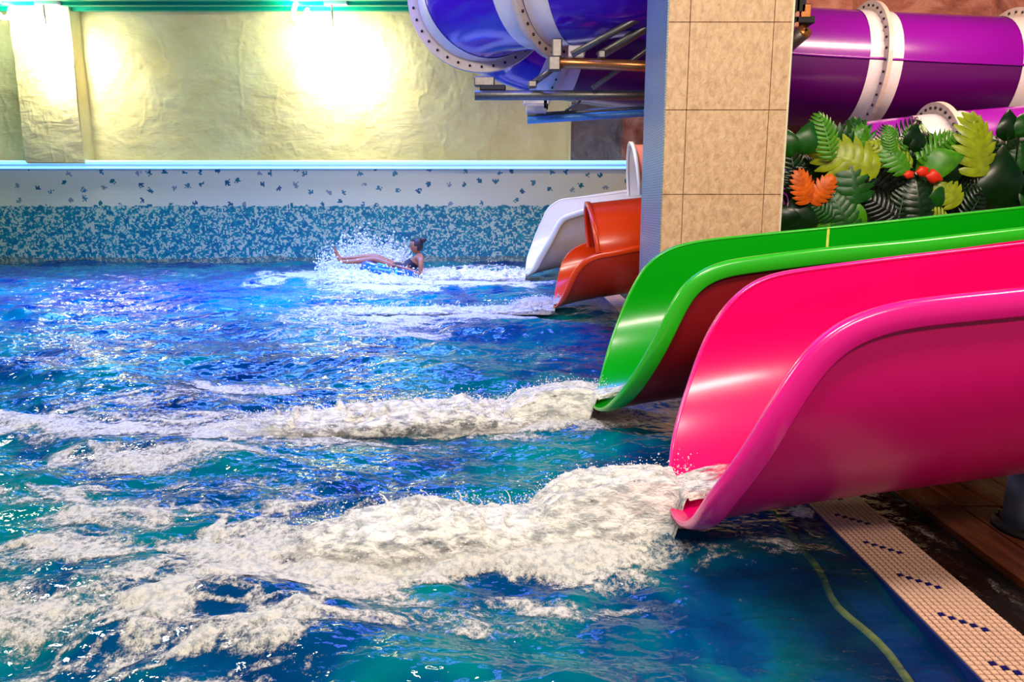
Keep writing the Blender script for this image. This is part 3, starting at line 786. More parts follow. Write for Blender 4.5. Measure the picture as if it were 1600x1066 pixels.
def leaf(kd, c, u, v, size, ang, tilt=0.0, yaw=0.0, Y=6.4, stem=True):
    """tip direction ang (deg, 0 = up, + = leaning right), stalk end at pixel"""
    base = gy(u, v, Y)
    pl = next((p for a, b, p in plants if a <= u < b), plants[0][2] if u < 1290 else plants[-1][2])
    o = bpy.data.objects.new('leaf', LM[kd, c]); COL.objects.link(o)
    R_ = Matrix.Rotation(math.radians(ang), 4, 'Y') @ Matrix.Rotation(math.radians(yaw), 4, 'Z') @ Matrix.Rotation(math.radians(tilt), 4, 'X')
    s = size * Y / F * ((1.22 if kd != 'solid' else 1.0) if Y < 6.5 else 1.0)
    o.matrix_world = Matrix.Translation(base) @ R_ @ Matrix.Diagonal((s, s, s, 1))
    o.parent = pl; o.matrix_parent_inverse = Matrix.Translation(-Vector(pl.location))
    if stem:
        g = Vector((pl.location.x + random.uniform(-0.1, 0.1), 6.9, 0.92)); mid = (base + g) / 2 + Vector((0, 0.12, 0.1))
        tube('stem', [base, mid, g], 0.007, M['leaf_dark'], pl, 5)
rnd = random.Random(5)
# filler at the back
for k in range(170):
    u = rnd.uniform(1262, 1680); top = 215 if u > 1290 else 225
    v = rnd.uniform(top + 30, 385)
    c = rnd.choice(['dark', 'dark', 'black', 'mid', 'mid', 'mid', 'bright'] if v > 260 else ['mid', 'dark', 'mid', 'bright'])
    leaf(rnd.choice(['monstera', 'palm', 'solid', 'palm']), c, u, v, rnd.uniform(46, 76), rnd.uniform(-85, 85), rnd.uniform(-25, 25), rnd.uniform(-30, 30), Y=rnd.uniform(6.55, 7.1), stem=(k % 3 == 0))
main = [  # kind, colour, u, v(stalk), size px, direction
    ('monstera', 'yellow', 1372, 270, 82, -68, 0), ('monstera', 'yellow', 1530, 276, 80, -5, 0), ('solid', 'dark', 1562, 328, 96, 3, 5),
    ('monstera', 'mid', 1340, 318, 78, -12, 0), ('monstera', 'bright', 1352, 330, 62, -120, 0), ('palm', 'bright', 1300, 250, 62, -15, 0),
    ('solid', 'mid', 1255, 235, 48, 18, 0), ('solid', 'mid', 1238, 240, 44, -20, 0), ('palm', 'black', 1258, 262, 66, -150, -10), ('palm', 'dark', 1245, 300, 66, -10, 0),
    ('palm', 'black', 1385, 262, 88, 145, -10), ('palm', 'black', 1350, 282, 70, 110, -10), ('palm', 'yellow', 1425, 262, 62, -60, 0), ('palm', 'bright', 1432, 250, 66, 60, 0),
    ('solid', 'bright', 1440, 262, 62, 75, 20), ('monstera', 'bright', 1418, 268, 48, -40, 0), ('solid', 'dark', 1440, 232, 36, -30, 0), ('solid', 'dark', 1425, 230, 40, 15, 0),
    ('solid', 'dark', 1575, 215, 44, 5, 0), ('monstera', 'yellow', 1498, 320, 52, -40, 0), ('palm', 'yellow', 1480, 345, 50, -70, 0), ('palm', 'black', 1530, 300, 60, 170, -10),
    ('solid', 'dark', 1262, 362, 62, -20, 0), ('solid', 'dark', 1240, 360, 54, -40, 0), ('monstera', 'mid', 1330, 362, 62, -30, 0), ('solid', 'mid', 1460, 320, 34, 30, 0),
    ('monstera', 'orange', 1262, 318, 44, -25, 20), ('monstera', 'orange', 1268, 318, 40, 35, 20), ('palm', 'dark', 1400, 355, 66, 10, 0), ('palm', 'black', 1408, 345, 66, -55, 0),
    ('palm', 'bright', 1392, 240, 36, -8, 0), ('palm', 'bright', 1412, 235, 34, 25, 0), ('solid', 'mid', 1592, 210, 38, 20, 0), ('monstera', 'mid', 1600, 330, 64, 50, 0),
    ('palm', 'dark', 1505, 350, 60, 30, 0), ('monstera', 'dark', 1440, 345, 60, -10, 0), ('solid', 'dark', 1490, 285, 46, -30, 0), ('palm', 'mid', 1310, 345, 56, -60, 0)]
for i, (kd, c, u, v, sz, an, ti) in enumerate(main):
    leaf(kd, c, u, v, sz, an, ti, rnd.uniform(-12, 12), Y=6.42 - 0.004 * (i % 9), stem=(i % 2 == 0))
pl4 = plants[3][2]
for (u, v, s) in ((1420, 273, 8), (1441, 268, 10), (1460, 275, 14)):
    c = gy(u, v, 6.38); s *= 6.38 / F
    bm = bmesh.new(); bmesh.ops.create_icosphere(bm, subdivisions=2, radius=1)
    for vv in bm.verts:
        k = 1 + 0.25 * math.sin(vv.co.x * 6) * math.cos(vv.co.z * 5); vv.co = Vector((vv.co.x * s * k, vv.co.y * s * 0.4, vv.co.z * s * 0.8 * k)) + c
    obj('petal', bm, M['petal'], pl4)
c = gy(1592, 200, 6.6); pl5 = plants[5][2]
for k in range(5):
    bm = bmesh.new(); bmesh.ops.create_icosphere(bm, subdivisions=2, radius=0.05)
    for vv in bm.verts: vv.co = Vector((vv.co.x, vv.co.y * 0.4, vv.co.z * 1.2)) + c + Vector((0.06 * math.cos(k * 1.3), 0, 0.06 * math.sin(k * 1.3)))
    obj('blossom', bm, M['band'], pl5, label='pale pink blossom')

# ------------------------------------------------------------------ water surface
NY, NX = 980, 860
ys = np.exp(np.linspace(math.log(1.15), math.log(YB - 0.225), NY))
U = np.linspace(0, 1, NX)
XL = -(0.80 * ys + 0.9)
X = XL[:, None] + (XE - 0.006 - XL[:, None]) * U[None, :]
Y = np.repeat(ys[:, None], NX, 1)
def wave(X, Y):
    rs = np.random.RandomState(3); Z = 0
    wx = X + 0.25 * (fbm(X * 0.7 + 9, Y * 0.7, 2, 50) - 0.5); wy = Y + 0.25 * (fbm(X * 0.7, Y * 0.7 + 30, 2, 51) - 0.5)
    for k in range(26):
        lam = 0.16 * (1.11 ** k); th = rs.normal(PI / 2 * 1.04, 0.42); ph = rs.rand() * 6.28
        Z = Z + 0.0085 * lam ** 0.9 * np.sin(2 * PI / lam * (wx * math.cos(th) + wy * math.sin(th)) + ph)
    ch = fbm(X * 5, Y * 9, 4, 60, 0.55) - 0.5; ch2 = np.abs(fbm(X * 2.5 + 5, Y * 5.5, 3, 64) - 0.5)
    Z = Z + ch * 0.042 - ch2 * 0.05
    calm = 0.55 + 0.45 * sstep(1.25, 0.3, X)
    return Z * calm * 1.0 - 0.012
# foam density: (u, v, ru, rv, strength) of each patch, turned into places on the water
patches = [(800, 868, 280, 24, 1.3), (560, 872, 120, 40, 1.3), (380, 860, 120, 45, 0.95), (230, 890, 130, 60, 0.85), (80, 850, 110, 40, 0.75), (60, 940, 120, 50, 0.7),
           (240, 940, 100, 40, 1.15), (290, 990, 40, 20, 1.1), (330, 830, 30, 40, 1.1), (340, 910, 60, 18, 1.1), (150, 1010, 120, 35, 0.62), (420, 960, 160, 45, 0.62), (560, 930, 140, 30, 0.55),
           (480, 790, 130, 22, 0.55), (200, 800, 160, 26, 0.6), (50, 770, 120, 12, 0.85), (350, 760, 160, 14, 0.5), (150, 720, 190, 18, 0.6), (640, 960, 240, 40, 0.42), (380, 1040, 200, 30, 0.45), (900, 930, 160, 22, 0.42),
           (740, 655, 240, 15, 1.3), (520, 655, 150, 20, 1.2), (380, 665, 120, 22, 1.0), (200, 660, 150, 26, 0.8), (40, 650, 100, 22, 0.85), (240, 620, 150, 10, 0.6), (380, 603, 110, 5, 0.75), (540, 690, 160, 10, 0.75),
           (760, 493, 120, 5, 1.1), (600, 500, 140, 11, 0.9), (450, 495, 60, 5, 0.7), (560, 518, 140, 6, 0.65), (520, 480, 80, 6, 0.6),
           (720, 440, 110, 7, 1.2), (600, 446, 90, 7, 1.25), (480, 430, 70, 9, 1.0), (640, 425, 130, 8, 0.9), (420, 440, 40, 5, 0.6),
           (1200, 840, 60, 30, 0.35), (1260, 800, 20, 30, 0.55), (60, 560, 100, 12, 0.3), (330, 710, 120, 8, 0.7)]
def dens(X, Y):
    D = np.zeros_like(X)
    for (u, v, ru, rv, s) in patches:
        c = gz(u, v); rx = ru * c.y / F; ry = rv * c.y * c.y / (H * F)
        q = ((X - c.x) / rx) ** 2 + ((Y - c.y) / ry) ** 2
        D = np.maximum(D, s * np.exp(-0.7 * q ** 1.4)) + 0.12 * s * np.exp(-0.7 * q)
    return D
def foamfield(X, Y):
    D = dens(X + 0.10 * (fbm(X * 3 + 50, Y * 3, 3, 80) - 0.5) * 2, Y + 0.10 * (fbm(X * 3, Y * 3 + 50, 3, 81) - 0.5) * 2)
    wx = X + 0.22 * (fbm(X * 2.6, Y * 3.4, 4, 82) - 0.5) * 2; wy = Y + 0.22 * (fbm(X * 2.6 + 33, Y * 3.4, 4, 83) - 0.5) * 2
    n = fbm(wx * 3.0, wy * 6.0, 5, 84, 0.58); rid = 1 - np.abs(fbm(wx * 2.4 + 7, wy * 4.5, 4, 90) - 0.5) * 4.5
    s = 0.55 * n + 0.45 * np.clip(rid, 0, 1)
    r2 = 1 - np.abs(fbm(wx * 6.5 + 7, wy * 11, 3, 93) - 0.5) * 5.0
    web = np.clip(np.maximum(rid, 0.75 * r2), 0, 1)
    thick = sstep(0.95, 1.3, D)
    f = (np.clip(D, 0, 1) * 0.42 + (0.65 * web + 0.5 * n - 0.42) * sstep(0.02, 0.45, D)) * (1 - thick) + thick * (0.75 + 0.5 * s)
    return f
Z = wave(X, Y)
Fm = foamfield(X, Y)
dn = np.clip(Fm, 0, 1.5)
lump = fbm(X * 7, Y * 9, 4, 95)
me = npmesh('water', np.stack([X, Y, Z], -1).reshape(-1, 3), gridquads(NY, NX))
obj('pool_water', me, M['water'], kind='stuff', label='choppy teal and blue water filling the pool', cat='water')
Zf = Z + 0.004 + sstep(0.45, 1.2, dn) * (0.004 + 0.035 * lump) * np.clip(3.0 / Y, 0.6, 1.3) * np.where(X > 1.15, 0, 1)
Qg = gridquads(NY, NX); keep = Fm.reshape(-1)[Qg].max(1) > 0.22
Qk = Qg[keep]; ids = np.unique(Qk); re = np.full(NX * NY, -1); re[ids] = np.arange(len(ids))
me = npmesh('foam', np.stack([X, Y, Zf], -1).reshape(-1, 3)[ids], re[Qk]); attr(me, 'foam', np.clip(Fm, 0, 1.3).reshape(-1)[ids])
obj('pool_foam', me, M['foam'], kind='stuff', label='creamy white foam drifting in broken patches and streaks on the pool', cat='foam')
print('foam quads', len(Qk))

# ------------------------------------------------------------------ jets and ridges of churned water
def drops(pts, name, root, rmin, rmax):
    """many small drops joined in one mesh"""
    n = len(pts); oc = np.array([(1, 0, 0), (-1, 0, 0), (0, 1, 0), (0, -1, 0), (0, 0, 1), (0, 0, -1)], float)
    tr = np.array([(0, 2, 4), (2, 1, 4), (1, 3, 4), (3, 0, 4), (2, 0, 5), (1, 2, 5), (3, 1, 5), (0, 3, 5)])
    r = np.random.uniform(rmin, rmax, n) * np.random.rand(n) ** 1.5 + rmin * 0.5
    st = np.stack([np.random.uniform(0.8, 2.0, n), np.random.uniform(0.8, 1.1, n), np.random.uniform(0.8, 1.8, n)], 1)
    V = (pts[:, None, :] + oc[None] * (r[:, None] * st)[:, None, :]).reshape(-1, 3)
    Q = (tr[None] + (np.arange(n) * 6)[:, None, None]).reshape(-1, 3)
    return obj(name, npmesh(name, V, Q), M['drop'], root, kind='stuff')
def churn(label, x0, x1, yc, halfw, top, seed, nx=420, nyy=110, spike=0.05, ndrop=900, dr=0.006, skew=lambda x: 0.0, strands=0, strand_h=0.09):
    """a ridge of white water from x0 (left) to x1 (at the slide lip); top(x) its height, halfw(x) its half width"""
    root = empty('water_stream', ((x0 + x1) / 2, yc, 0), label=label, cat='stream')
    xs = np.linspace(x0, x1, nx); vs = np.linspace(-1, 1, nyy)
    X, V = np.meshgrid(xs, vs, indexing='ij')
    hw = np.array([halfw(x) for x in xs])[:, None]; tp = np.array([top(x) for x in xs])[:, None]; cy = np.array([yc + skew(x) for x in xs])[:, None]
    Y = cy + V * hw
    dome = np.clip(1 - V ** 2, 0, 1) ** 0.55
    f0 = 2.4 / max(hw.max(), 0.1)
    n = fbm(X * f0 * 0.5 + seed, Y * f0 * 0.6, 4, seed, 0.55)
    bl = 1 - np.abs(2 * fbm(X * f0 + seed, Y * f0 * 1.3, 3, seed + 5) - 1) * 2.2
    cr = sstep(0.55, 0.8, fbm(X * f0 * 1.6 + seed, Y * f0 * 1.2, 2, seed + 6)) * sstep(0.5, 0.75, vnoise(X * 4.5 / max(hw.max(), .1) * .2 + seed, Y * 0 + 3, seed + 7))
    fi = fbm(X * f0 * 3 + seed, Y * f0 * 3, 2, seed + 9) - 0.5
    Z = dome * tp * (0.35 + 0.9 * n + 0.30 * bl) + spike * dome * cr + 0.10 * tp.max() * fi * dome - 0.02 * (1 - dome)
    X2 = X + fi * 0.05 * hw.max() * 2; Y = Y + (bl - 0.5) * 0.10 * hw
    me = npmesh('churned', np.stack([X2, Y, Z], -1).reshape(-1, 3), gridquads(nx, nyy))
    endf = sstep(x0, x0 + 0.25 * (x1 - x0), X)
    attr(me, 'foam', (0.12 + (0.75 * dome ** 0.8 * (0.45 + 0.75 * n) + 0.15 * bl) * (0.35 + 0.65 * endf) - 0.08 * cr).ravel())
    obj('churned_water', me, M['jet'], root)
    k = np.random.RandomState(seed).randint(0, nx * nyy, ndrop)
    base = np.stack([X2, Y, Z], -1).reshape(-1, 3)[k]
    base[:, 2] = np.maximum(base[:, 2], 0) + np.abs(np.random.RandomState(seed + 1).normal(0, 1, ndrop)) ** 1.3 * spike * 0.55
    base[:, 0] += np.random.RandomState(seed + 2).normal(0, 0.05, ndrop); base[:, 1] += np.random.RandomState(seed + 3).normal(0, 0.5, ndrop) * float(hw.mean()) * 0.6
    drops(base, 'spray_drops', root, dr * 0.4, dr)
    if strands:
        bm = bmesh.new(); rs = np.random.RandomState(seed + 20)
        for q_ in range(strands):
            x = rs.uniform(x0 + 0.1 * (x1 - x0), x0 + 0.8 * (x1 - x0)); y = yc + skew(x) + rs.uniform(-0.3, 0.7) * halfw(x); z = top(x) * 0.7
            hh = rs.uniform(0.4, 1.0) * strand_h; dx = rs.uniform(-0.9, 0.5) * hh; w_ = rs.uniform(0.03, 0.08) * hh
            tube_into(bm, [(x, y, z - 0.02), (x + dx * 0.15, y, z + hh * 0.45), (x + dx * 0.5, y, z + hh * 0.8), (x + dx, y, z + hh)], [w_ * 2.6, w_ * 1.1, w_ * 0.7, w_ * 0.3], 6)
            for e_ in range(5):
                bmesh.ops.create_icosphere(bm, subdivisions=1, radius=w_ * rs.uniform(0.25, 0.7), matrix=Matrix.Translation((x + dx * rs.uniform(0.9, 1.8), y + rs.normal(0, 0.02), z + hh * rs.uniform(0.9, 1.5))))
        obj('splash_strands', bm, M['drop'], root, kind='stuff')
    return root
def jet(root, yc, R, zb, xt, xin, xout, wid, zland, seed, scale=1.0):
    """sheet of water leaving the slide lip and arching onto the pool"""
    nx, ny = 170, 90; xs = np.linspace(xout, xin, nx); vs = np.linspace(-1, 1, ny)
    X, V = np.meshgrid(xs, vs, indexing='ij')
    n = fbm(X * 5 + seed, V * 7, 5, seed, 0.6); st = fbm(X * 7 + seed, V * 22 + X * 4, 4, seed + 2)
    L = xt - xout
    t = np.clip((xt - X) / L, 0, 1)
    w = wid * (1 + 0.25 * t)
    lipz = zb(xt) + 0.05
    zc = np.where(X > xt, np.vectorize(zb)(X) + 0.035, lipz + (0.06 * t - (lipz + 0.04 + 0.06 - zland) * t * t))
    inside = (X > xt)
    edge = (R - np.sqrt(np.maximum(R * R - (V * w) ** 2, 0.0001)))
    Zi = zc + edge * 0.9 + (n - 0.5) * 0.02 + (st - 0.5) * 0.03 - 0.03 * sstep(0.8, 1.0, np.abs(V))
    av = np.abs(V); body = 1 - sstep(0.50, 1.0, av) ** 1.5
    Zo = (zc + 0.02 + (n - 0.5) * (0.03 + 0.10 * t) + (st - 0.5) * 0.05) * body - 0.03 * (1 - body)
    bl_ = sstep(-xt, -xt + 0.07, -X)
    Zo = Zo * (1 - sstep(0.72, 1.0, t + (n - 0.5) * 0.3)) - 0.03 * sstep(0.8, 1.0, t)
    Z = Zi * (1 - bl_) + Zo * bl_
    Yv = yc + V * w * (1 + 0.0 * t) + (n - 0.5) * 0.05 + np.sign(V) * (st - 0.5) * 0.03 * sstep(0.5, 1, av)
    V3 = np.stack([X + (st - 0.5) * 0.03 * sstep(0.5, 1, av), Yv, Z], -1)
    me = npmesh('jet', V3.reshape(-1, 3), gridquads(nx, ny))
    inner = sstep(xin, xt + 0.02, X)
    attr(me, 'foam', (0.10 + inner * (0.42 + 0.45 * st) + 0.22 * (t > 0.05) - 0.6 * sstep(0.75, 1.0, t) - 0.25 * sstep(0.75, 1.0, av) * inside).ravel())
    obj('falling_sheet', me, M['jet'], root)
    k = 1800; rs = np.random.RandomState(seed)
    i = rs.randint(0, nx * ny, k); b = V3.reshape(-1, 3)[i]; b = b[b[:, 0] < xt + 0.1]
    b[:, 2] += np.abs(rs.normal(0, 0.022, len(b))); b[:, 0] -= rs.rand(len(b)) * 0.05
    drops(b, 'jet_drops', root, 0.0012 * scale, 0.004 * scale)

def ip(xs, vs): return lambda x: float(np.interp(x, xs, vs))
r = churn('white water gushing from the pink slide and churning across the pool', -0.85, 0.56, 2.76, ip([-0.85, -0.5, 0, 0.35, 0.56], [0.10, 0.22, 0.19, 0.17, 0.12]), ip([-0.85, -0.6, -0.25, 0.0, 0.25, 0.56], [0.02, 0.09, 0.12, 0.08, 0.08, 0.08]), 101, spike=0.05, strands=20, strand_h=0.065, ndrop=2600, dr=0.0034, skew=ip([-0.85, 0.1, 0.56], [-0.16, -0.03, 0]))
jet(r, 2.80, 0.53, pinkz, 0.66, 0.92, -0.02, 0.17, 0.07, 111)
r = churn('white water pouring from the green slide and rolling left', -1.60, 0.40, 4.30, ip([-1.6, -0.8, 0, 0.40], [0.12, 0.24, 0.20, 0.14]), ip([-1.6, -1.0, -0.3, 0.0, 0.40], [0.03, 0.07, 0.12, 0.06, 0.08]), 121, spike=0.04, strands=18, strand_h=0.075, ndrop=2400, dr=0.005, skew=ip([-1.6, 0, 0.4], [-0.22, -0.02, 0]))
jet(r, 4.32, 0.52, grz, 0.50, 0.76, -0.15, 0.17, 0.06, 131, 1.1)
r = churn('low white stream running out from the orange slide', -2.1, 0.50, 8.75, ip([-2.1, -1, 0.5], [0.2, 0.25, 0.16]), ip([-2.1, -1, 0.0, 0.5], [0.02, 0.04, 0.05, 0.10]), 141, spike=0.04, ndrop=500, dr=0.009)
jet(r, 8.8, 0.50, orz, 0.50, 0.70, -0.1, 0.17, 0.06, 151, 1.6)
r = churn('white wake leading from the cream slide to the rider', -2.9, 0.22, 12.45, ip([-2.9, -2.4, -1.2, 0.22], [0.3, 0.42, 0.36, 0.22]), ip([-2.9, -2.5, -1.8, -0.8, 0.22], [0.08, 0.10, 0.13, 0.14, 0.10]), 161, spike=0.08, ndrop=800, dr=0.014)
jet(r, 12.65, 0.55, whz, 0.24, 0.45, -0.30, 0.17, 0.08, 171, 2.2)
churn('foaming bow wave in front of the rider on the blue ring', -3.1, -1.25, 11.75, ip([-3.1, -2.6, -1.25], [0.25, 0.33, 0.2]), ip([-3.1, -2.85, -2.5, -1.9, -1.25], [0.05, 0.20, 0.22, 0.13, 0.06]), 181, spike=0.10, ndrop=900, dr=0.016)
churn('tall burst of white spray thrown up behind the rider', -3.35, -1.7, 12.95, ip([-3.35, -2.6, -1.7], [0.15, 0.30, 0.15]), ip([-3.35, -3.0, -2.45, -2.1, -1.7], [0.12, 0.35, 0.55, 0.42, 0.1]), 191, spike=0.22, ndrop=2600, dr=0.020)

# ------------------------------------------------------------------ ring and rider
YR = 12.25
c = gy(612, 424, YR)
ring = empty('inflatable_ring', (c.x, YR, 0.1), label='blue inflatable swim ring carrying the rider by the far wall', cat='swim ring')
M['ringblue'] = gelcoat('blue_vinyl', lin(10, 95, 190)); M['ringclear'] = gelcoat('turquoise_vinyl', lin(60, 190, 205))
bm = bmesh.new()
tilt = Matrix.Rotation(math.radians(12), 3, 'Y')
RM, rm = 0.40, 0.135
rows = []
for i in range(48):
    a = 2 * PI * i / 48; rr = []
    for j in range(18):
        b = 2 * PI * j / 18
        p = tilt @ Vector(((RM + rm * math.cos(b)) * math.cos(a), (RM + rm * math.cos(b)) * math.sin(a), rm * math.sin(b)))
        rr.append(bm.verts.new(p + Vector((c.x, YR, 0.13))))
    rows.append(rr)
for i in range(48):
    for j in range(18):
        bm.faces.new((rows[i][j], rows[(i + 1) % 48][j], rows[(i + 1) % 48][(j + 1) % 18], rows[i][(j + 1) % 18]))
obj('ring_body', bm, M['ringblue'], ring)
for s in (-1, 1):
    a0 = s * 1.9
    P = [tilt @ Vector((math.cos(a0 + t) * RM, math.sin(a0 + t) * RM, 0)) + Vector((c.x, YR, 0.13)) + tilt @ Vector((0, 0, rm + 0.005)) for t in np.linspace(-0.25, 0.25, 7)]
    P[0] -= Vector((0, 0, 0.03)); P[-1] -= Vector((0, 0, 0.03))
    tube('handle', P, 0.014, M['ringclear'], ring, 8)
    P = [tilt @ Vector(((RM + (rm + 0.002) * math.cos(b)) * math.cos(a0 + 0.6), (RM + (rm + 0.002) * math.cos(b)) * math.sin(a0 + 0.6), (rm + 0.002) * math.sin(b))) + Vector((c.x, YR, 0.13)) for b in np.linspace(0, 2 * PI, 19)]
    tube('stripe', P, 0.02, M['ringclear'], ring, 6)
def m_skin():
    m = NT('skin'); n = m.noise(12, 3); m.link(m.mixc(n, lin(150, 86, 52), lin(186, 118, 74)), m.b.inputs['Base Color'])
    m.set(Roughness=0.42); m.b.inputs['Subsurface Weight'].default_value = 0.08; m.b.inputs['Subsurface Radius'].default_value = (0.02, 0.008, 0.004); return m.m
M['skin'] = m_skin(); M['hair'] = plain('dark_brown_hair', lin(38, 22, 20), 0.5, bump=0.3, scale=80); M['swim'] = plain('dark_swimwear', lin(28, 26, 32), 0.6)
def skinned(name, verts, edges, root_i, mat, parent, sub=2):
    me = bpy.data.meshes.new(name); me.from_pydata([v[:3] for v in verts], edges, []); 
    o = bpy.data.objects.new(name, me); COL.objects.link(o)
    md = o.modifiers.new('Skin', 'SKIN'); md.use_smooth_shade = True
    for i, v in enumerate(verts):
        sv = me.skin_vertices[0].data[i]; rr = v[3]; sv.radius = rr if isinstance(rr, tuple) else (rr, rr); sv.use_root = (i == root_i)
    o.modifiers.new('Sub', 'SUBSURF').levels = sub; o.modifiers['Sub'].render_levels = sub
    dg = bpy.context.evaluated_depsgraph_get(); m2 = bpy.data.meshes.new_from_object(o.evaluated_get(dg))
    bpy.data.objects.remove(o)
    m2.materials.clear(); m2.materials.append(mat)
    return m2
def q(u, v, dy=0.0, r=0.05):
    p = gy(u, v, YR + dy); return (p.x, p.y, p.z, r)
rider = empty('person', (gy(630, 424, YR).x, YR, 0.1), label='person with dark bun reclining in the blue ring, legs stretched to the left', cat='person')
Vv = [q(629, 423, 0, (0.135, 0.12)),          # 0 pelvis
      q(639, 417, 0, (0.11, 0.105)), q(648, 409, 0, (0.125, 0.10)), q(655, 403, 0, (0.10, 0.08)), q(655, 398.5, 0, 0.045), q(654, 394, 0, 0.045),   # 1..5 spine, chest, shoulders, neck
      q(618, 420, -0.10, 0.085), q(601, 411, -0.12, 0.075), q(586, 405, -0.12, 0.058), q(570, 407, -0.12, 0.055), q(552, 409, -0.12, 0.042), q(538, 409, -0.12, 0.032), q(532, 408.5, -0.12, 0.036), q(527, 400.5, -0.12, 0.028), q(524.5, 394.5, -0.12, 0.017),  # 6..14 near leg
      q(618, 418, 0.11, 0.085), q(600, 408, 0.12, 0.072), q(584, 401, 0.13, 0.056), q(568, 402, 0.13, 0.052), q(550, 403.5, 0.13, 0.040), q(536, 404, 0.13, 0.032), q(530, 403, 0.13, 0.034), q(525.5, 394, 0.13, 0.026), q(523, 387.5, 0.13, 0.016),   # 15..23 far leg
      q(657, 405, -0.17, 0.055), q(658, 416, -0.22, 0.045), q(656, 429, -0.22, 0.038), q(640, 422, -0.24, 0.034), q(624, 417, -0.24, 0.026), q(618, 415.5, -0.24, 0.024),   # 24..29 near arm
      q(653, 405, 0.17, 0.055), q(648, 414, 0.24, 0.045), q(640, 422, 0.26, 0.038), q(626, 417, 0.28, 0.034), q(610, 412, 0.28, 0.026), q(604, 411, 0.28, 0.024)]  # 30..35 far arm
E = [(0, 1), (1, 2), (2, 3), (3, 4), (4, 5), (0, 6), (6, 7), (7, 8), (8, 9), (9, 10), (10, 11), (11, 12), (12, 13), (13, 14), (0, 15), (15, 16), (16, 17), (17, 18), (18, 19), (19, 20), (20, 21), (21, 22), (22, 23),
     (3, 24), (24, 25), (25, 26), (26, 27), (27, 28), (28, 29), (3, 30), (30, 31), (31, 32), (32, 33), (33, 34), (34, 35)]
body = skinned('body', Vv, E, 0, M['skin'], rider)
bb = bmesh.new(); bb.from_mesh(body)
# head with face, looking left
hc = gy(650.5, 384.5, YR)
t_ = bmesh.new(); bmesh.ops.create_uvsphere(t_, u_segments=28, v_segments=20, radius=1)
for v in t_.verts:
    x, y, z = v.co
    w = 1 - 0.22 * max(0, -z) ** 1.2
    px_ = x * 0.098 * (1 - 0.10 * max(0, -z)); py = y * 0.078 * w; pz = z * 0.122
    if x < -0.3: # face, brow, nose, mouth, chin
        nose = math.exp(-((z + 0.12) / 0.16) ** 2 - (y / 0.16) ** 2); px_ -= 0.024 * nose
        eye = math.exp(-((z - 0.08) / 0.10) ** 2 - ((abs(y) - 0.36) / 0.16) ** 2); px_ += 0.010 * eye
        lip = math.exp(-((z + 0.45) / 0.07) ** 2 - (y / 0.3) ** 2); px_ -= 0.008 * lip
        chin = math.exp(-((z + 0.80) / 0.18) ** 2 - (y / 0.35) ** 2); px_ -= 0.016 * chin
    v.co = hc + Vector((px_, py, pz))
me_ = bpy.data.meshes.new('h'); t_.to_mesh(me_); t_.free(); bb.from_mesh(me_)
# hands: five fingers each
for (u, v, dy, s) in ((616, 415, -0.24, 1), (602, 410.5, 0.28, 1)):
    w_ = gy(u, v, YR + dy)
    for k in range(4):
        y = w_.y + (k - 1.5) * 0.018; L = (0.062, 0.072, 0.068, 0.054)[k]
        tube_into(bb, [(w_.x + 0.02, y, w_.z), (w_.x - 0.02, y, w_.z + 0.006), (w_.x - 0.02 - L * 0.5, y, w_.z - 0.004), (w_.x - 0.02 - L, y, w_.z - 0.024)], [0.011, 0.0095, 0.009, 0.006], 8)
    tube_into(bb, [(w_.x + 0.015, w_.y + 0.02, w_.z), (w_.x - 0.005, w_.y + 0.05, w_.z + 0.012), (w_.x - 0.035, w_.y + 0.06, w_.z)], [0.012, 0.010, 0.007], 8)
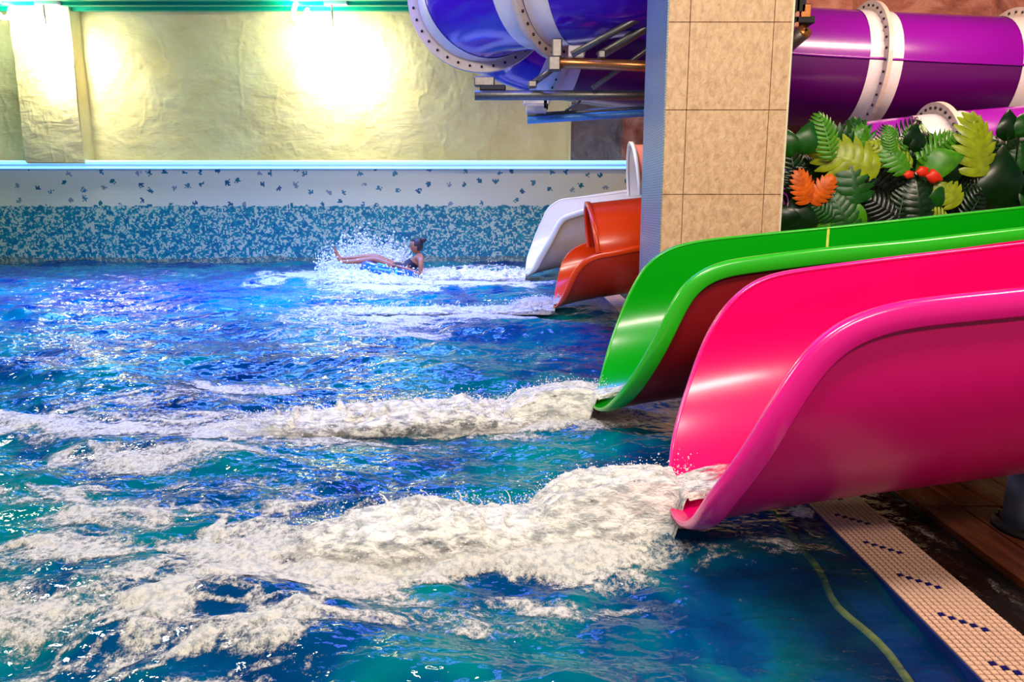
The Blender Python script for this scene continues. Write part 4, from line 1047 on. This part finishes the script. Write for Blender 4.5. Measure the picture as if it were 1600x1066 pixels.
# toes
for (u, v, dy) in ((524.5, 394.5, -0.12), (523, 387.5, 0.13)):
    w_ = gy(u, v, YR + dy)
    for k in range(5):
        y = w_.y + (k - 2) * 0.017; tube_into(bb, [(w_.x, y, w_.z - 0.012), (w_.x - 0.008, y, w_.z + 0.03 - 0.004 * k)], [0.010, 0.007], 6)
for s in (-1, 1):
    mt = Matrix.Translation(hc + Vector((0.012, s * 0.078, 0.0))) @ Matrix.Diagonal((0.018, 0.008, 0.028, 1)); bmesh.ops.create_icosphere(bb, subdivisions=2, radius=1, matrix=mt)
obj('body', bb, M['skin'], rider)
for s in (-1, 1):
    bm = bmesh.new(); bmesh.ops.create_icosphere(bm, subdivisions=2, radius=0.009, matrix=Matrix.Translation(hc + Vector((-0.083, s * 0.027, 0.012)))); obj('eye', bm, M['swim'], rider)
bm = bmesh.new(); bmesh.ops.create_uvsphere(bm, u_segments=26, v_segments=18, radius=1)
for v in list(bm.verts):
    x, y, z = v.co
    if x < -0.35 and z < 0.62 or (x < 0.15 and z < -0.15) or z < -0.72: v.co = v.co * 0.78
    v.co = hc + Vector((v.co.x * 0.110 + 0.006, v.co.y * 0.090, v.co.z * 0.130 + 0.010))
obj('hair', bm, M['hair'], rider)
bm = bmesh.new(); bmesh.ops.create_icosphere(bm, subdivisions=3, radius=1)
for v in bm.verts:
    k = 1 + 0.12 * math.sin(9 * v.co.x + 5 * v.co.z); v.co = hc + Vector((0.118, 0, 0.098)) + Vector((v.co.x * 0.055, v.co.y * 0.05, v.co.z * 0.048)) * k
obj('hair_bun', bm, M['hair'], rider)
# swimsuit top and bottom follow the body
def wrap(name, sel, off):
    b2 = bmesh.new(); b2.from_mesh(body); dead = [f for f in b2.faces if not sel(f.calc_center_median())]
    bmesh.ops.delete(b2, geom=dead, context='FACES')
    b2.normal_update()
    for v in b2.verts: v.co += v.normal * off
    obj(name, b2, M['swim'], rider)
p1, p2 = gy(641, 414, YR), gy(650, 404, YR)
ax = (p2 - p1).normalized()
def in_top(c_):
    d = (c_ - p1).dot(ax); return -0.015 < d < 0.085 and abs(c_.y - YR) < 0.15 and c_.x < p2.x + 0.16
wrap('swimsuit_top', in_top, 0.008)
pc = gy(627, 423, YR)
wrap('swimsuit_bottom', lambda c_: abs(c_.x - pc.x) < 0.10 and abs(c_.y - YR) < 0.16 and c_.z < gy(627, 411, YR).z, 0.008)
